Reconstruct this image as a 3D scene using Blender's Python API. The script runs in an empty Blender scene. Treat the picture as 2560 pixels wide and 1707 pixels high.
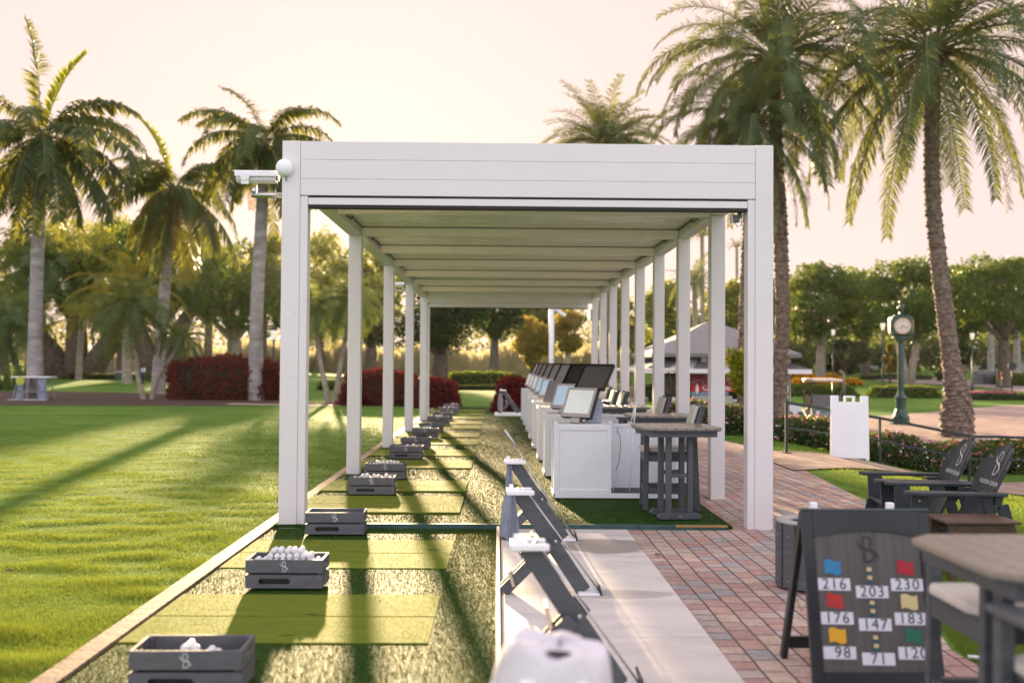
import bpy, bmesh, math, random
import numpy as np
from mathutils import Vector, Matrix
R = math.radians
sc = bpy.context.scene
COL = sc.collection
PI = math.pi
rng = random.Random(7)
nr = np.random.default_rng(11)

# ------------------------------------------------------------------ camera geometry
F = 2489.0
Yc = Vector((-35.0, -52.5, -F)).normalized()
Zc = Vector((0.007, 1.0, 0.0)); Zc = (Zc - Zc.dot(Yc) * Yc).normalized()
Xc = Yc.cross(Zc)
RCW = Matrix((Xc, Yc, Zc)).transposed()      # columns: world axes in camera space
RWC = RCW.transposed()
CAM = Vector((0, 0, 1.5))
def at(px, py, D):
    d = RWC @ Vector((px - 1280.0, -(py - 853.5), -F))
    return CAM + d * (D / d.y)
def ss(t):
    t = max(0.0, min(1.0, t)); return t * t * (3 - 2 * t)
def gh(x, y):
    k = ss((y - 22) / 10)
    x0 = 4.9 - 1.5 * k; w = 5.0 - 1.5 * k
    z = -0.05 - 0.75 * ss((x - x0) / w) * ss((y - 8.5) / 5)
    z += 1.35 * ss((y - 62) / 60) * ss((x - 8) / 14)
    z += 0.25 * ss((y - 45) / 20) * ss((-x - 4) / 8)
    return z
def ground(px, py):
    lo = 2.0
    d = RWC @ Vector((px - 1280.0, -(py - 853.5), -F))
    D = 3.0
    while D < 400:
        p = CAM + d * (D / d.y)
        if p.z <= gh(p.x, p.y): break
        D *= 1.004
    return Vector((p.x, p.y, gh(p.x, p.y)))

# ------------------------------------------------------------------ materials
MATS = {}
def nt(name):
    m = bpy.data.materials.new(name); m.use_nodes = True
    t = m.node_tree; b = t.nodes['Principled BSDF']
    return m, t, b
def mat(name, c, rough=0.5, metal=0.0, var=0.08, scale=6.0, bump=0.0, bscale=60.0, spec=0.5, stretch=(1, 1, 1), emit=None, coat=0.0):
    if name in MATS: return MATS[name]
    m, t, b = nt(name)
    b.inputs['Roughness'].default_value = rough
    b.inputs['Metallic'].default_value = metal
    b.inputs['Specular IOR Level'].default_value = spec
    b.inputs['Coat Weight'].default_value = coat
    tc = t.nodes.new('ShaderNodeTexCoord'); mp = t.nodes.new('ShaderNodeMapping')
    mp.inputs['Scale'].default_value = stretch
    t.links.new(tc.outputs['Object'], mp.inputs['Vector'])
    n = t.nodes.new('ShaderNodeTexNoise'); n.inputs['Scale'].default_value = scale; n.inputs['Detail'].default_value = 5
    t.links.new(mp.outputs[0], n.inputs['Vector'])
    r = t.nodes.new('ShaderNodeValToRGB')
    r.color_ramp.elements[0].position = 0.3; r.color_ramp.elements[1].position = 0.72
    r.color_ramp.elements[0].color = (*[max(0, x * (1 - var)) for x in c], 1)
    r.color_ramp.elements[1].color = (*[min(1, x * (1 + var)) for x in c], 1)
    t.links.new(n.outputs['Fac'], r.inputs['Fac']); t.links.new(r.outputs['Color'], b.inputs['Base Color'])
    if bump:
        n2 = t.nodes.new('ShaderNodeTexNoise'); n2.inputs['Scale'].default_value = bscale; n2.inputs['Detail'].default_value = 4
        t.links.new(mp.outputs[0], n2.inputs['Vector'])
        bp = t.nodes.new('ShaderNodeBump'); bp.inputs['Strength'].default_value = bump; bp.inputs['Distance'].default_value = 0.02
        t.links.new(n2.outputs['Fac'], bp.inputs['Height']); t.links.new(bp.outputs[0], b.inputs['Normal'])
    if emit:
        b.inputs['Emission Color'].default_value = (*emit[0], 1); b.inputs['Emission Strength'].default_value = emit[1] * .38
    MATS[name] = m
    return m
def leafmat(name, c1, c2, trans=0.45, tc_=None, scale=1.2, rough=0.45, spec=.2):
    if name in MATS: return MATS[name]
    m, t, b = nt(name)
    b.inputs['Roughness'].default_value = rough; b.inputs['Specular IOR Level'].default_value = spec
    tc = t.nodes.new('ShaderNodeTexCoord'); n = t.nodes.new('ShaderNodeTexNoise')
    n.inputs['Scale'].default_value = scale; n.inputs['Detail'].default_value = 6; n.inputs['Roughness'].default_value = 0.7
    t.links.new(tc.outputs['Object'], n.inputs['Vector'])
    r = t.nodes.new('ShaderNodeValToRGB'); r.color_ramp.elements[0].position = 0.36; r.color_ramp.elements[1].position = 0.64
    r.color_ramp.elements[0].color = (*c1, 1); r.color_ramp.elements[1].color = (*c2, 1)
    t.links.new(n.outputs['Fac'], r.inputs['Fac']); t.links.new(r.outputs['Color'], b.inputs['Base Color'])
    tr = t.nodes.new('ShaderNodeBsdfTranslucent')
    if tc_ is None: tc_ = (min(1, c2[0] * 2.6), min(1, c2[1] * 2.2), c2[2] * 1.0)
    mx = t.nodes.new('ShaderNodeMix'); mx.data_type = 'RGBA'; mx.inputs[0].default_value = 0.6
    t.links.new(r.outputs['Color'], mx.inputs[6]); mx.inputs[7].default_value = (*tc_, 1)
    t.links.new(mx.outputs[2], tr.inputs['Color'])
    ms = t.nodes.new('ShaderNodeMixShader'); ms.inputs[0].default_value = trans
    t.links.new(b.outputs[0], ms.inputs[1]); t.links.new(tr.outputs[0], ms.inputs[2])
    t.links.new(ms.outputs[0], t.nodes['Material Output'].inputs['Surface'])
    MATS[name] = m
    return m

WHITE = mat('white_aluminium', (0.74, 0.72, 0.73), 0.42, var=0.025, scale=1.5)
WPVC = mat('white_pvc', (0.85, 0.87, 0.92), 0.4, var=0.04, scale=2.0)
DARKGAP = mat('dark_gasket', (0.02, 0.017, 0.02), 0.7)
CHAR = mat('charcoal_lumber', (0.075, 0.085, 0.098), 0.5, var=0.2, scale=5, bump=0.12, bscale=40, stretch=(1, 1, 6))
CHAR2 = mat('black_lumber', (0.028, 0.036, 0.045), 0.45, var=0.25, scale=8, bump=0.1, bscale=50)
GREYTOP = mat('weathered_tabletop', (0.27, 0.235, 0.20), 0.22, var=0.14, scale=9, bump=0.1, stretch=(1, 6, 1))
CRATE = mat('crate_slate', (0.105, 0.108, 0.125), 0.6, var=0.2, scale=9, bump=0.2, bscale=80, stretch=(1, 4, 4))
CRATEIN = mat('crate_rim', (0.17, 0.15, 0.145), 0.55, var=0.2, scale=12)
BALL = mat('ball_white', (0.82, 0.83, 0.86), 0.35, var=0.02, bump=0.5, bscale=260)
LOGO = mat('logo_pale', (0.62, 0.66, 0.70), 0.5, var=0.05)
STEEL = mat('brushed_steel', (0.55, 0.55, 0.56), 0.28, 1.0, var=0.1, scale=20)
BLACK = mat('black_plastic', (0.018, 0.019, 0.021), 0.4, var=0.2)
RAILM = mat('rail_dark_green', (0.03, 0.045, 0.05), 0.4, 0.3, var=0.2)
BROWN = mat('brown_lumber', (0.085, 0.045, 0.032), 0.4, var=0.3, scale=8, bump=0.15, stretch=(1, 8, 1))
TOWEL = mat('towel_bluegrey', (0.25, 0.28, 0.36), 0.9, var=0.15, scale=14, bump=0.4, bscale=300)
TOWELW = mat('towel_white', (0.72, 0.70, 0.75), 0.85, var=0.06, scale=10, bump=0.35, bscale=220)
CUSH = mat('cushion_cream', (0.60, 0.57, 0.54), 0.8, var=0.05, scale=20, bump=0.15, bscale=300)
WOODL = mat('pale_block', (0.62, 0.50, 0.36), 0.6, var=0.15, scale=20, stretch=(1, 6, 1))
CLOCKG = mat('clock_green', (0.007, 0.058, 0.044), 0.3, 0.0, var=0.2, scale=8, coat=0.4)
DIAL = mat('dial_cream', (0.78, 0.72, 0.66), 0.5, var=0.03)
GOLD = mat('brass', (0.7, 0.45, 0.15), 0.3, 0.8)
ROOFG = mat('grey_roof_sheet', (0.27, 0.265, 0.29), 0.6, var=0.08, scale=3)
AWND = mat('awning_dark', (0.13, 0.125, 0.14), 0.75, var=0.1)
AWNL = mat('awning_light', (0.42, 0.42, 0.50), 0.75, var=0.08)
GREEN_EDGE = mat('green_timber', (0.035, 0.085, 0.08), 0.55, var=0.3, scale=5, bump=0.2, stretch=(1, 6, 1))
SCREEN = mat('screen_pale', (0.62, 0.66, 0.64), 0.18, var=0.05, scale=3, emit=((0.78, 0.86, 0.82), 0.18))
SCREENB = mat('screen_blue', (0.36, 0.48, 0.60), 0.18, var=0.07, scale=3, emit=((0.6, 0.78, 0.95), 0.22))
BEZEL = mat('bezel_grey', (0.42, 0.38, 0.38), 0.4, var=0.05)
LID = mat('lid_graphite', (0.10, 0.092, 0.092), 0.42, var=0.15, scale=3)
LIDL = mat('lid_silver', (0.30, 0.28, 0.29), 0.45, var=0.1, scale=3)
BARK_ROYAL = mat('royal_trunk', (0.30, 0.28, 0.27), 0.85, var=0.35, scale=2.2, bump=0.5, bscale=9, stretch=(1, 1, 2.5))
BARK_DATE = mat('date_trunk', (0.19, 0.145, 0.115), 0.9, var=0.55, scale=7, bump=0.9, bscale=16)
BARK_OAK = mat('oak_bark', (0.11, 0.085, 0.065), 0.9, var=0.4, scale=4, bump=0.8, bscale=14)
BARK_PALE = mat('pale_bark', (0.30, 0.26, 0.21), 0.9, var=0.3, scale=4, bump=0.5, bscale=12)
L_ROYAL = leafmat('royal_leaf', (0.040, 0.075, 0.038), (0.105, 0.155, 0.060), 0.40, (0.46, 0.42, 0.04))
L_DATE = leafmat('date_leaf', (0.040, 0.088, 0.050), (0.10, 0.165, 0.075), 0.33, (0.42, 0.40, 0.04), scale=0.8)
L_DRY = leafmat('dry_leaf', (0.10, 0.06, 0.03), (0.26, 0.16, 0.05), 0.4, (0.5, 0.3, 0.06))
L_OAK = leafmat('oak_leaf', (0.024, 0.072, 0.020), (0.090, 0.165, 0.038), 0.36, (0.32, 0.38, 0.04), scale=0.5)
L_FICUS = leafmat('ficus_leaf', (0.042, 0.100, 0.025), (0.14, 0.21, 0.045), 0.50, (0.58, 0.54, 0.05), scale=0.4)
L_DARK = leafmat('dark_leaf', (0.015, 0.038, 0.022), (0.045, 0.085, 0.035), 0.3, (0.22, 0.26, 0.05), scale=0.7)
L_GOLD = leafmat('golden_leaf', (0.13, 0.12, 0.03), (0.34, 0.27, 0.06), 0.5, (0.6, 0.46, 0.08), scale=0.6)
L_HEDGE = leafmat('hedge_leaf', (0.035, 0.08, 0.015), (0.12, 0.19, 0.035), 0.4, (0.38, 0.42, 0.04), scale=2.0)
L_RED = leafmat('copper_leaf', (0.035, 0.008, 0.010), (0.16, 0.022, 0.020), 0.35, (0.42, 0.05, 0.03), scale=2.5)
L_FLOW = leafmat('bed_leaf', (0.03, 0.06, 0.018), (0.09, 0.14, 0.04), 0.35, scale=3)
L_FERN = leafmat('fern_leaf', (0.10, 0.14, 0.015), (0.36, 0.36, 0.03), 0.5, (0.6, 0.55, 0.04), scale=5)
PINK = leafmat('pink_petal', (0.50, 0.10, 0.22), (0.75, 0.25, 0.40), 0.4, (0.8, 0.3, 0.4), scale=4)
ORANGE = leafmat('orange_petal', (0.55, 0.22, 0.01), (0.75, 0.38, 0.02), 0.4, (0.9, 0.5, 0.02), scale=3)
WHITEP = leafmat('white_petal', (0.6, 0.5, 0.5), (0.8, 0.75, 0.72), 0.3, (0.8, 0.7, 0.7), scale=3)
GRASSB = leafmat('lawn_blade', (0.055, 0.135, 0.022), (0.155, 0.255, 0.050), 0.42, (0.42, 0.45, 0.05), scale=2.4, rough=.6, spec=.05)
TURFB = leafmat('turf_blade', (0.014, 0.062, 0.014), (0.040, 0.088, 0.012), 0.12, (0.38, 0.33, 0.01), scale=5, rough=0.5, spec=.06)

# ------------------------------------------------------------------ mesh builder
class MB:
    def __init__(s): s.v = []; s.f = []; s.m = []; s.sm = []; s.cur = 0; s.smooth = False
    def face(s, idx): s.f.append(tuple(idx)); s.m.append(s.cur); s.sm.append(s.smooth)
    def mi(s, i): s.cur = i; return s
    def box(s, c, d, M=None, taper=None):
        o = len(s.v); hx, hy, hz = d[0] / 2, d[1] / 2, d[2] / 2
        for z in (-1, 1):
            t = taper if (taper and z > 0) else 1.0
            for x, y in ((-1, -1), (1, -1), (1, 1), (-1, 1)):
                p = Vector((x * hx * t, y * hy * t, z * hz))
                if M is not None: p = M @ p
                s.v.append(Vector(c) + p)
        for q in ((0, 3, 2, 1), (4, 5, 6, 7), (0, 1, 5, 4), (1, 2, 6, 5), (2, 3, 7, 6), (3, 0, 4, 7)): s.face([o + i for i in q])
        return s
    def bx(s, x0, x1, y0, y1, z0, z1): return s.box(((x0 + x1) / 2, (y0 + y1) / 2, (z0 + z1) / 2), (abs(x1 - x0), abs(y1 - y0), abs(z1 - z0)))
    def beam(s, a, b, w, h, up=(0, 0, 1)):
        a = Vector(a); b = Vector(b); d = b - a; L = d.length; d.normalize(); u = Vector(up)
        sx = d.cross(u)
        if sx.length < 1e-4: sx = d.cross(Vector((0, 1, 0)))
        sx.normalize(); u = sx.cross(d).normalized()
        M = Matrix((sx, u, d)).transposed()
        return s.box((a + b) / 2, (w, h, L), M)
    def tube(s, pts, rad, n=10, cap=True, smooth=True, wob=None):
        pts = [Vector(p) for p in pts]; o = len(s.v); sm = s.smooth; s.smooth = smooth
        if not hasattr(rad, '__len__'): rad = [rad] * len(pts)
        prev = None
        for i, p in enumerate(pts):
            d = (pts[min(i + 1, len(pts) - 1)] - pts[max(i - 1, 0)]).normalized()
            if prev is None:
                u = d.cross(Vector((0.13, 1, 0.2)))
                if u.length < 1e-3: u = d.cross(Vector((1, 0, 0)))
                u.normalize()
            else:
                u = (prev - prev.dot(d) * d).normalized()
            prev = u; w = d.cross(u)
            for k in range(n):
                a = 2 * PI * k / n; r = rad[i]
                if wob: r *= wob(i, k)
                s.v.append(p + (u * math.cos(a) + w * math.sin(a)) * r)
        for i in range(len(pts) - 1):
            for k in range(n):
                k2 = (k + 1) % n
                s.face((o + i * n + k, o + i * n + k2, o + (i + 1) * n + k2, o + (i + 1) * n + k))
        if cap:
            s.smooth = False
            s.face([o + k for k in range(n)][::-1]); s.face([o + (len(pts) - 1) * n + k for k in range(n)])
        s.smooth = sm
        return s
    def lathe(s, prof, c=(0, 0, 0), n=20, M=None, smooth=True, cap=True):
        o = len(s.v); sm = s.smooth; s.smooth = smooth
        for r, z in prof:
            for k in range(n):
                a = 2 * PI * k / n; p = Vector((r * math.cos(a), r * math.sin(a), z))
                if M is not None: p = M @ p
                s.v.append(Vector(c) + p)
        for i in range(len(prof) - 1):
            for k in range(n):
                k2 = (k + 1) % n
                s.face((o + i * n + k, o + i * n + k2, o + (i + 1) * n + k2, o + (i + 1) * n + k))
        if cap:
            s.smooth = False
            if prof[0][0] > 1e-4: s.face([o + k for k in range(n)][::-1])
            if prof[-1][0] > 1e-4: s.face([o + (len(prof) - 1) * n + k for k in range(n)])
        s.smooth = sm
        return s
    def prism(s, poly, z0, z1, M=None, c=(0, 0, 0)):
        o = len(s.v); n = len(poly)
        for z in (z0, z1):
            for x, y in poly:
                p = Vector((x, y, z))
                if M is not None: p = M @ p
                s.v.append(Vector(c) + p)
        s.face([o + i for i in range(n)][::-1]); s.face([o + n + i for i in range(n)])
        for i in range(n):
            j = (i + 1) % n; s.face((o + i, o + j, o + n + j, o + n + i))
        return s
    def quad(s, a, b, c, d):
        o = len(s.v); s.v += [Vector(a), Vector(b), Vector(c), Vector(d)]; s.face((o, o + 1, o + 2, o + 3)); return s
    def sphere(s, c, r, n=12, m=8, sc_=(1, 1, 1)):
        prof = [(max(1e-5, math.sin(PI * i / m)), -math.cos(PI * i / m)) for i in range(m + 1)]
        M = Matrix.Diagonal((r * sc_[0], r * sc_[1], r * sc_[2]))
        return s.lathe(prof, c, n, M)
    def mesh(s, name, mats):
        me = bpy.data.meshes.new(name); me.from_pydata([tuple(v) for v in s.v], [], s.f)
        for m in (mats if isinstance(mats, (list, tuple)) else [mats]): me.materials.append(m)
        me.polygons.foreach_set('material_index', s.m); me.polygons.foreach_set('use_smooth', s.sm)
        me.update(); return me
    def build(s, name, mats, parent=None, bevel=0.0, loc=None, rz=0.0, seg=1):
        return link(name, s.mesh(name, mats), parent, bevel, loc, rz, seg)
def link(name, me, parent=None, bevel=0.0, loc=None, rz=0.0, seg=1):
    o = bpy.data.objects.new(name, me); COL.objects.link(o)
    if parent is not None: o.parent = parent
    if loc is not None: o.location = loc
    if rz: o.rotation_euler.z = rz
    if bevel:
        b = o.modifiers.new('Bevel', 'BEVEL'); b.width = bevel; b.segments = seg; b.limit_method = 'ANGLE'; b.angle_limit = R(40)
    return o
def each(par, name, m, bv, boxes):
    for b in boxes: MB().bx(*b).build(name, m, par, bevel=bv)
def thing(name, label, cat, loc=(0, 0, 0), rz=0.0, group=None):
    o = bpy.data.objects.new(name, None); COL.objects.link(o); o.empty_display_size = 0.1
    o.location = loc; o.rotation_euler.z = rz
    return tag(o, label, cat, group)
def tag(o, label, cat, group=None):
    o['label'] = label; o['category'] = cat
    if group: o['group'] = group
    return o
def kids(o, _c={}):
    return [c for c in list(COL.objects) if c.parent is o]
CH = {}
def dup(root, loc, rz=None, label=None, group=None, cat=None, skip=(), swap=None):
    def rec(o, par):
        c = o.copy(); COL.objects.link(c); c.parent = par
        if swap and o.name.split('.')[0] in swap: 
            c.data = c.data.copy(); c.data.materials[swap[o.name.split('.')[0]][0]] = swap[o.name.split('.')[0]][1]
        for k in root_children[o.name]:
            if k.name.split('.')[0] in skip: continue
            rec(k, c)
        return c
    root_children = {}
    def walk(o):
        root_children[o.name] = list(o.children)
        for k in o.children: walk(k)
    bpy.context.view_layer.update()
    walk(root)
    r = rec(root, None); r.location = loc
    if rz is not None: r.rotation_euler.z = rz
    if label: r['label'] = label
    if group: r['group'] = group
    return r
def struct(name, me_or_mb, m=None, stuff=False):
    o = me_or_mb.build(name, m) if isinstance(me_or_mb, MB) else link(name, me_or_mb)
    o['kind'] = 'stuff' if stuff else 'structure'
    return o
ORD = ['nearest', 'second', 'third', 'fourth', 'fifth', 'sixth', 'seventh', 'eighth', 'ninth', 'tenth', 'eleventh', 'twelfth', 'thirteenth', 'fourteenth', 'fifteenth', 'sixteenth', 'seventeenth', 'eighteenth']
def ordl(i): return 'nearest' if i == 0 else ORD[i]

def npmesh(name, V, Fc, mats, mi=None, smooth=False):
    """V (n,3); Fc (m,k)"""
    me = bpy.data.meshes.new(name); n = len(V); m, k = Fc.shape
    me.vertices.add(n); me.vertices.foreach_set('co', np.ascontiguousarray(V, dtype=np.float32).ravel())
    me.loops.add(m * k); me.loops.foreach_set('vertex_index', np.ascontiguousarray(Fc, dtype=np.int32).ravel())
    me.polygons.add(m); me.polygons.foreach_set('loop_start', np.arange(0, m * k, k, dtype=np.int32))
    try: me.polygons.foreach_set('loop_total', np.full(m, k, dtype=np.int32))
    except Exception: pass
    for mm in (mats if isinstance(mats, (list, tuple)) else [mats]): me.materials.append(mm)
    if mi is not None: me.polygons.foreach_set('material_index', np.ascontiguousarray(mi, dtype=np.int32))
    me.polygons.foreach_set('use_smooth', np.full(m, smooth, dtype=bool))
    me.update(calc_edges=True); me.validate()
    return me

# ------------------------------------------------------------------ foliage
def leaf_quads(P, size, g, aspect=0.55, flat=0.0):
    """random leaf kites at points P; returns V, F"""
    n = len(P)
    a = g.normal(size=(n, 3)); a[:, 2] *= (1 - flat); a /= np.linalg.norm(a, axis=1)[:, None] + 1e-9
    b = g.normal(size=(n, 3)); b -= (b * a).sum(1)[:, None] * a; b /= np.linalg.norm(b, axis=1)[:, None] + 1e-9
    s = size * (0.6 + 0.8 * g.random(n))[:, None]
    c = np.cross(a, b) * s * 0.12
    V = np.empty((n, 4, 3))
    V[:, 0] = P - a * s * 0.5; V[:, 1] = P + b * s * aspect * 0.5 + c; V[:, 2] = P + a * s * 0.5; V[:, 3] = P - b * s * aspect * 0.5 + c
    return V.reshape(-1, 3), np.arange(n * 4).reshape(n, 4)
def blob_points(blobs, n, g, shell=0.45):
    w = np.array([(b[3] * b[4] * b[5]) ** 0.67 for b in blobs]); w /= w.sum()
    ids = g.choice(len(blobs), n, p=w); B = np.array(blobs)[ids]
    d = g.normal(size=(n, 3)); d /= np.linalg.norm(d, axis=1)[:, None]
    r = (shell + (1 - shell) * g.random(n)) ** 0.8
    # lumpy radius
    r *= 0.86 + 0.16 * np.sin(d[:, 0] * 5 + B[:, 0] * 3) * np.cos(d[:, 1] * 6 + B[:, 1]) + 0.10 * np.sin(d[:, 2] * 9 + B[:, 2] * 2) + 0.06 * g.normal(size=n)
    return B[:, :3] + d * B[:, 3:6] * r[:, None]
def crown_blobs(rx, ry, rz, zc, nb, g, flat=False):
    out = []
    for i in range(nb):
        a = g.random() * 2 * PI; u = g.random() ** 0.5; v = (g.random() * 2 - 1)
        if flat: v = g.random() * 1.3 - 0.3
        k = math.sqrt(max(0.05, 1 - v * v * 0.9))
        s = 0.20 + 0.26 * g.random()
        out.append((math.cos(a) * u * rx * k * 0.82, math.sin(a) * u * ry * k * 0.82, zc + v * rz * 0.78, rx * s, ry * s, rz * s * 0.95))
    return out
def tree(name, label, cat, loc, h, rx, rz, zc=None, tr=0.3, leaf=L_OAK, bark=BARK_OAK, n=6500, size=0.35, nb=26, seed=1, group='trees beyond the range', lean=(0, 0), split=0, fork=0.45, ry=None):
    g = np.random.default_rng(seed); t = thing(name, label, cat, loc, group=group)
    if zc is None: zc = h - rz
    ry = ry or rx
    bl = crown_blobs(rx, ry, rz, zc, nb, g)
    P = blob_points(bl, n, g)
    V, Fc = leaf_quads(P, size, g)
    link('crown', npmesh('crown', V, Fc, leaf), t)
    mb = MB(); ft = max(0.8, (zc - rz) * (0.9 + fork * 0.2)) if fork else zc
    def limb(p0, p1, r0, r1):
        p0 = Vector(p0); p1 = Vector(p1); k = 6; pts = []
        bend = Vector((g.normal() * .1, g.normal() * .1, 0.12)) * (p1 - p0).length
        for i in range(k + 1):
            q = i / k; pts.append(p0.lerp(p1, q) + bend * math.sin(q * PI))
        mb.tube(pts, [r0 + (r1 - r0) * i / k for i in range(k + 1)], 8)
    top = Vector((lean[0], lean[1], ft))
    flare = [(Vector((0, 0, -0.15)), tr * 1.55), (Vector((0, 0, 0.25)), tr * 1.18), (top * 0.4, tr * 0.98), (top * 0.75, tr * 0.9), (top, tr * 0.88)]
    if split:
        for s_ in range(split):
            ox = (s_ - (split - 1) / 2) * tr * 1.7
            mb.tube([Vector((ox * 0.5, 0, -0.15)), Vector((ox, 0, ft * 0.4)), Vector((ox * 2.2, g.normal() * .2, ft)), Vector((ox * 4, g.normal() * .5, ft * 1.6))], [tr, tr * .8, tr * .65, tr * .3], 9)
    else:
        mb.tube([f[0] for f in flare], [f[1] for f in flare], 12, wob=lambda i, k: 1 + 0.1 * math.sin(k * 1.9 + i))
    picks = sorted(bl, key=lambda b: -b[3])[:9]
    for b in picks: limb(top - Vector((0, 0, .1)), (b[0] * .9, b[1] * .9, b[2]), tr * 0.5, tr * 0.12)
    mb.build('trunk', bark, t)
    return t

def hedge(name, label, cat, loc, dims, leaf, n, size, seed=1, group=None, rz=0.0, flowers=None, nf=0, fsize=0.06, round_=0.25):
    g = np.random.default_rng(seed); t = thing(name, label, cat, loc, rz, group)
    lx, ly, lz = dims
    core = MB(); core.prism([(-lx / 2 * .88, -ly / 2 * .8), (lx / 2 * .88, -ly / 2 * .8), (lx / 2 * .88, ly / 2 * .8), (-lx / 2 * .88, ly / 2 * .8)], 0, lz * .88)
    coreV = MB()
    # superellipsoid shell points
    d = g.normal(size=(n, 3)); d[:, 2] = np.abs(d[:, 2]); d /= np.max(np.abs(d), axis=1)[:, None]
    nn = np.linalg.norm(d, axis=1)[:, None]
    d = d * (1 - round_) + (d / nn) * round_ * 1.15
    lump = 1 + 0.07 * np.sin(d[:, 0] * lx * 2.3 + seed) * np.cos(d[:, 2] * 5) + 0.05 * g.normal(size=n)
    P = d * np.array([lx / 2, ly / 2, lz]) * (lump * (0.86 + 0.14 * g.random(n)))[:, None]
    P[:, 2] = np.clip(P[:, 2], 0.02, None)
    V, Fc = leaf_quads(P, size, g, 0.65)
    link('foliage', npmesh('foliage', V, Fc, leaf), t)
    core.build('twigs', mat('hedge_core', (0.02, 0.022, 0.012), 0.95), t, bevel=min(lx, ly, lz) * 0.2)
    if flowers:
        k = g.choice(n, nf); Q = P[k] * np.array([1.04, 1.04, 1.06]); Q = Q[Q[:, 2] > lz * 0.3]
        V, Fc = leaf_quads(Q + g.normal(size=Q.shape) * 0.01, fsize, g, 1.0)
        V2, F2 = leaf_quads(Q, fsize, g, 1.0)
        o = link('blossom', npmesh('blossom', np.vstack([V, V2]), np.vstack([Fc, F2 + len(V)]), flowers), t); o['kind'] = 'stuff'
    return t

# ------------------------------------------------------------------ palms
def frond_mesh(name, L, e0, bend, p, nl, ll, lw, hang, vang, fwd, leaf, seed, rach=0.03, bare=0.12, wig=0.1):
    g = np.random.default_rng(seed)
    K = 26; pts = [np.zeros(3)]; pit = []
    for i in range(K):
        s = (i + .5) / K; a = e0 - bend * s ** p; pit.append(a)
        pts.append(pts[-1] + np.array([math.cos(a), wig * math.sin(s * 2.2 + seed) * 0.25, math.sin(a)]) * L / K)
    pts = np.array(pts); V = []; Fs = []
    # rachis: 3-sided
    for i, q in enumerate(pts):
        r = rach * (1 - 0.85 * i / K)
        V += [q + (0, r, 0), q + (0, -r, 0), q + (0, 0, -r * 1.4)]
    for i in range(K):
        a = i * 3
        for k in range(3): Fs.append((a + k, a + (k + 1) % 3, a + 3 + (k + 1) % 3, a + 3 + k))
    mi = [1] * len(Fs)
    down = np.array([0, 0, -1.0])
    for j in range(nl):
        s = bare + (1 - bare) * (j + g.random() * .7) / nl
        f = s * K; i = min(K - 1, int(f)); q = pts[i] + (pts[i + 1] - pts[i]) * (f - i)
        T = pts[i + 1] - pts[i]; T /= np.linalg.norm(T)
        S0 = np.cross(T, [0, 0, 1.0]);
        if np.linalg.norm(S0) < .15: S0 = np.array([0, 1.0, 0])
        S0 /= np.linalg.norm(S0); U = np.cross(S0, T)
        prof = (math.sin(min(1, (s - bare) / (1 - bare) * 1.15 + .12) * PI * .86) ** .6) * (0.55 + .45 * min(1, (1 - s) * 4 + .2))
        for sg in (-1, 1):
            va = vang + g.normal() * .22
            d = S0 * sg * math.cos(va) + U * math.sin(va) + T * (fwd + g.normal() * .12)
            d /= np.linalg.norm(d)
            l = ll * prof * (0.85 + .3 * g.random()) + .04
            d1 = d + down * hang * .35; d1 /= np.linalg.norm(d1)
            d2 = d + down * hang * (1.0 + .3 * g.random()); d2 /= np.linalg.norm(d2)
            w = np.cross(d, down); nw = np.linalg.norm(w); w = (w / nw if nw > .1 else T) * .35 + T * .65; w = w / np.linalg.norm(w) * lw
            a = len(V); m_ = q + d1 * l * .45; e = m_ + d2 * l * .55
            V += [q - w * .25, q + w * .25, m_ + w * .5, m_ - w * .5, e + w * .08, e - w * .08]
            Fs += [(a, a + 1, a + 2, a + 3), (a + 3, a + 2, a + 4, a + 5)]; mi += [0, 0]
    return npmesh(name, np.array(V), np.array(Fs), [leaf, mat('rachis', (0.16, 0.15, 0.05), 0.6)], mi)
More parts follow.
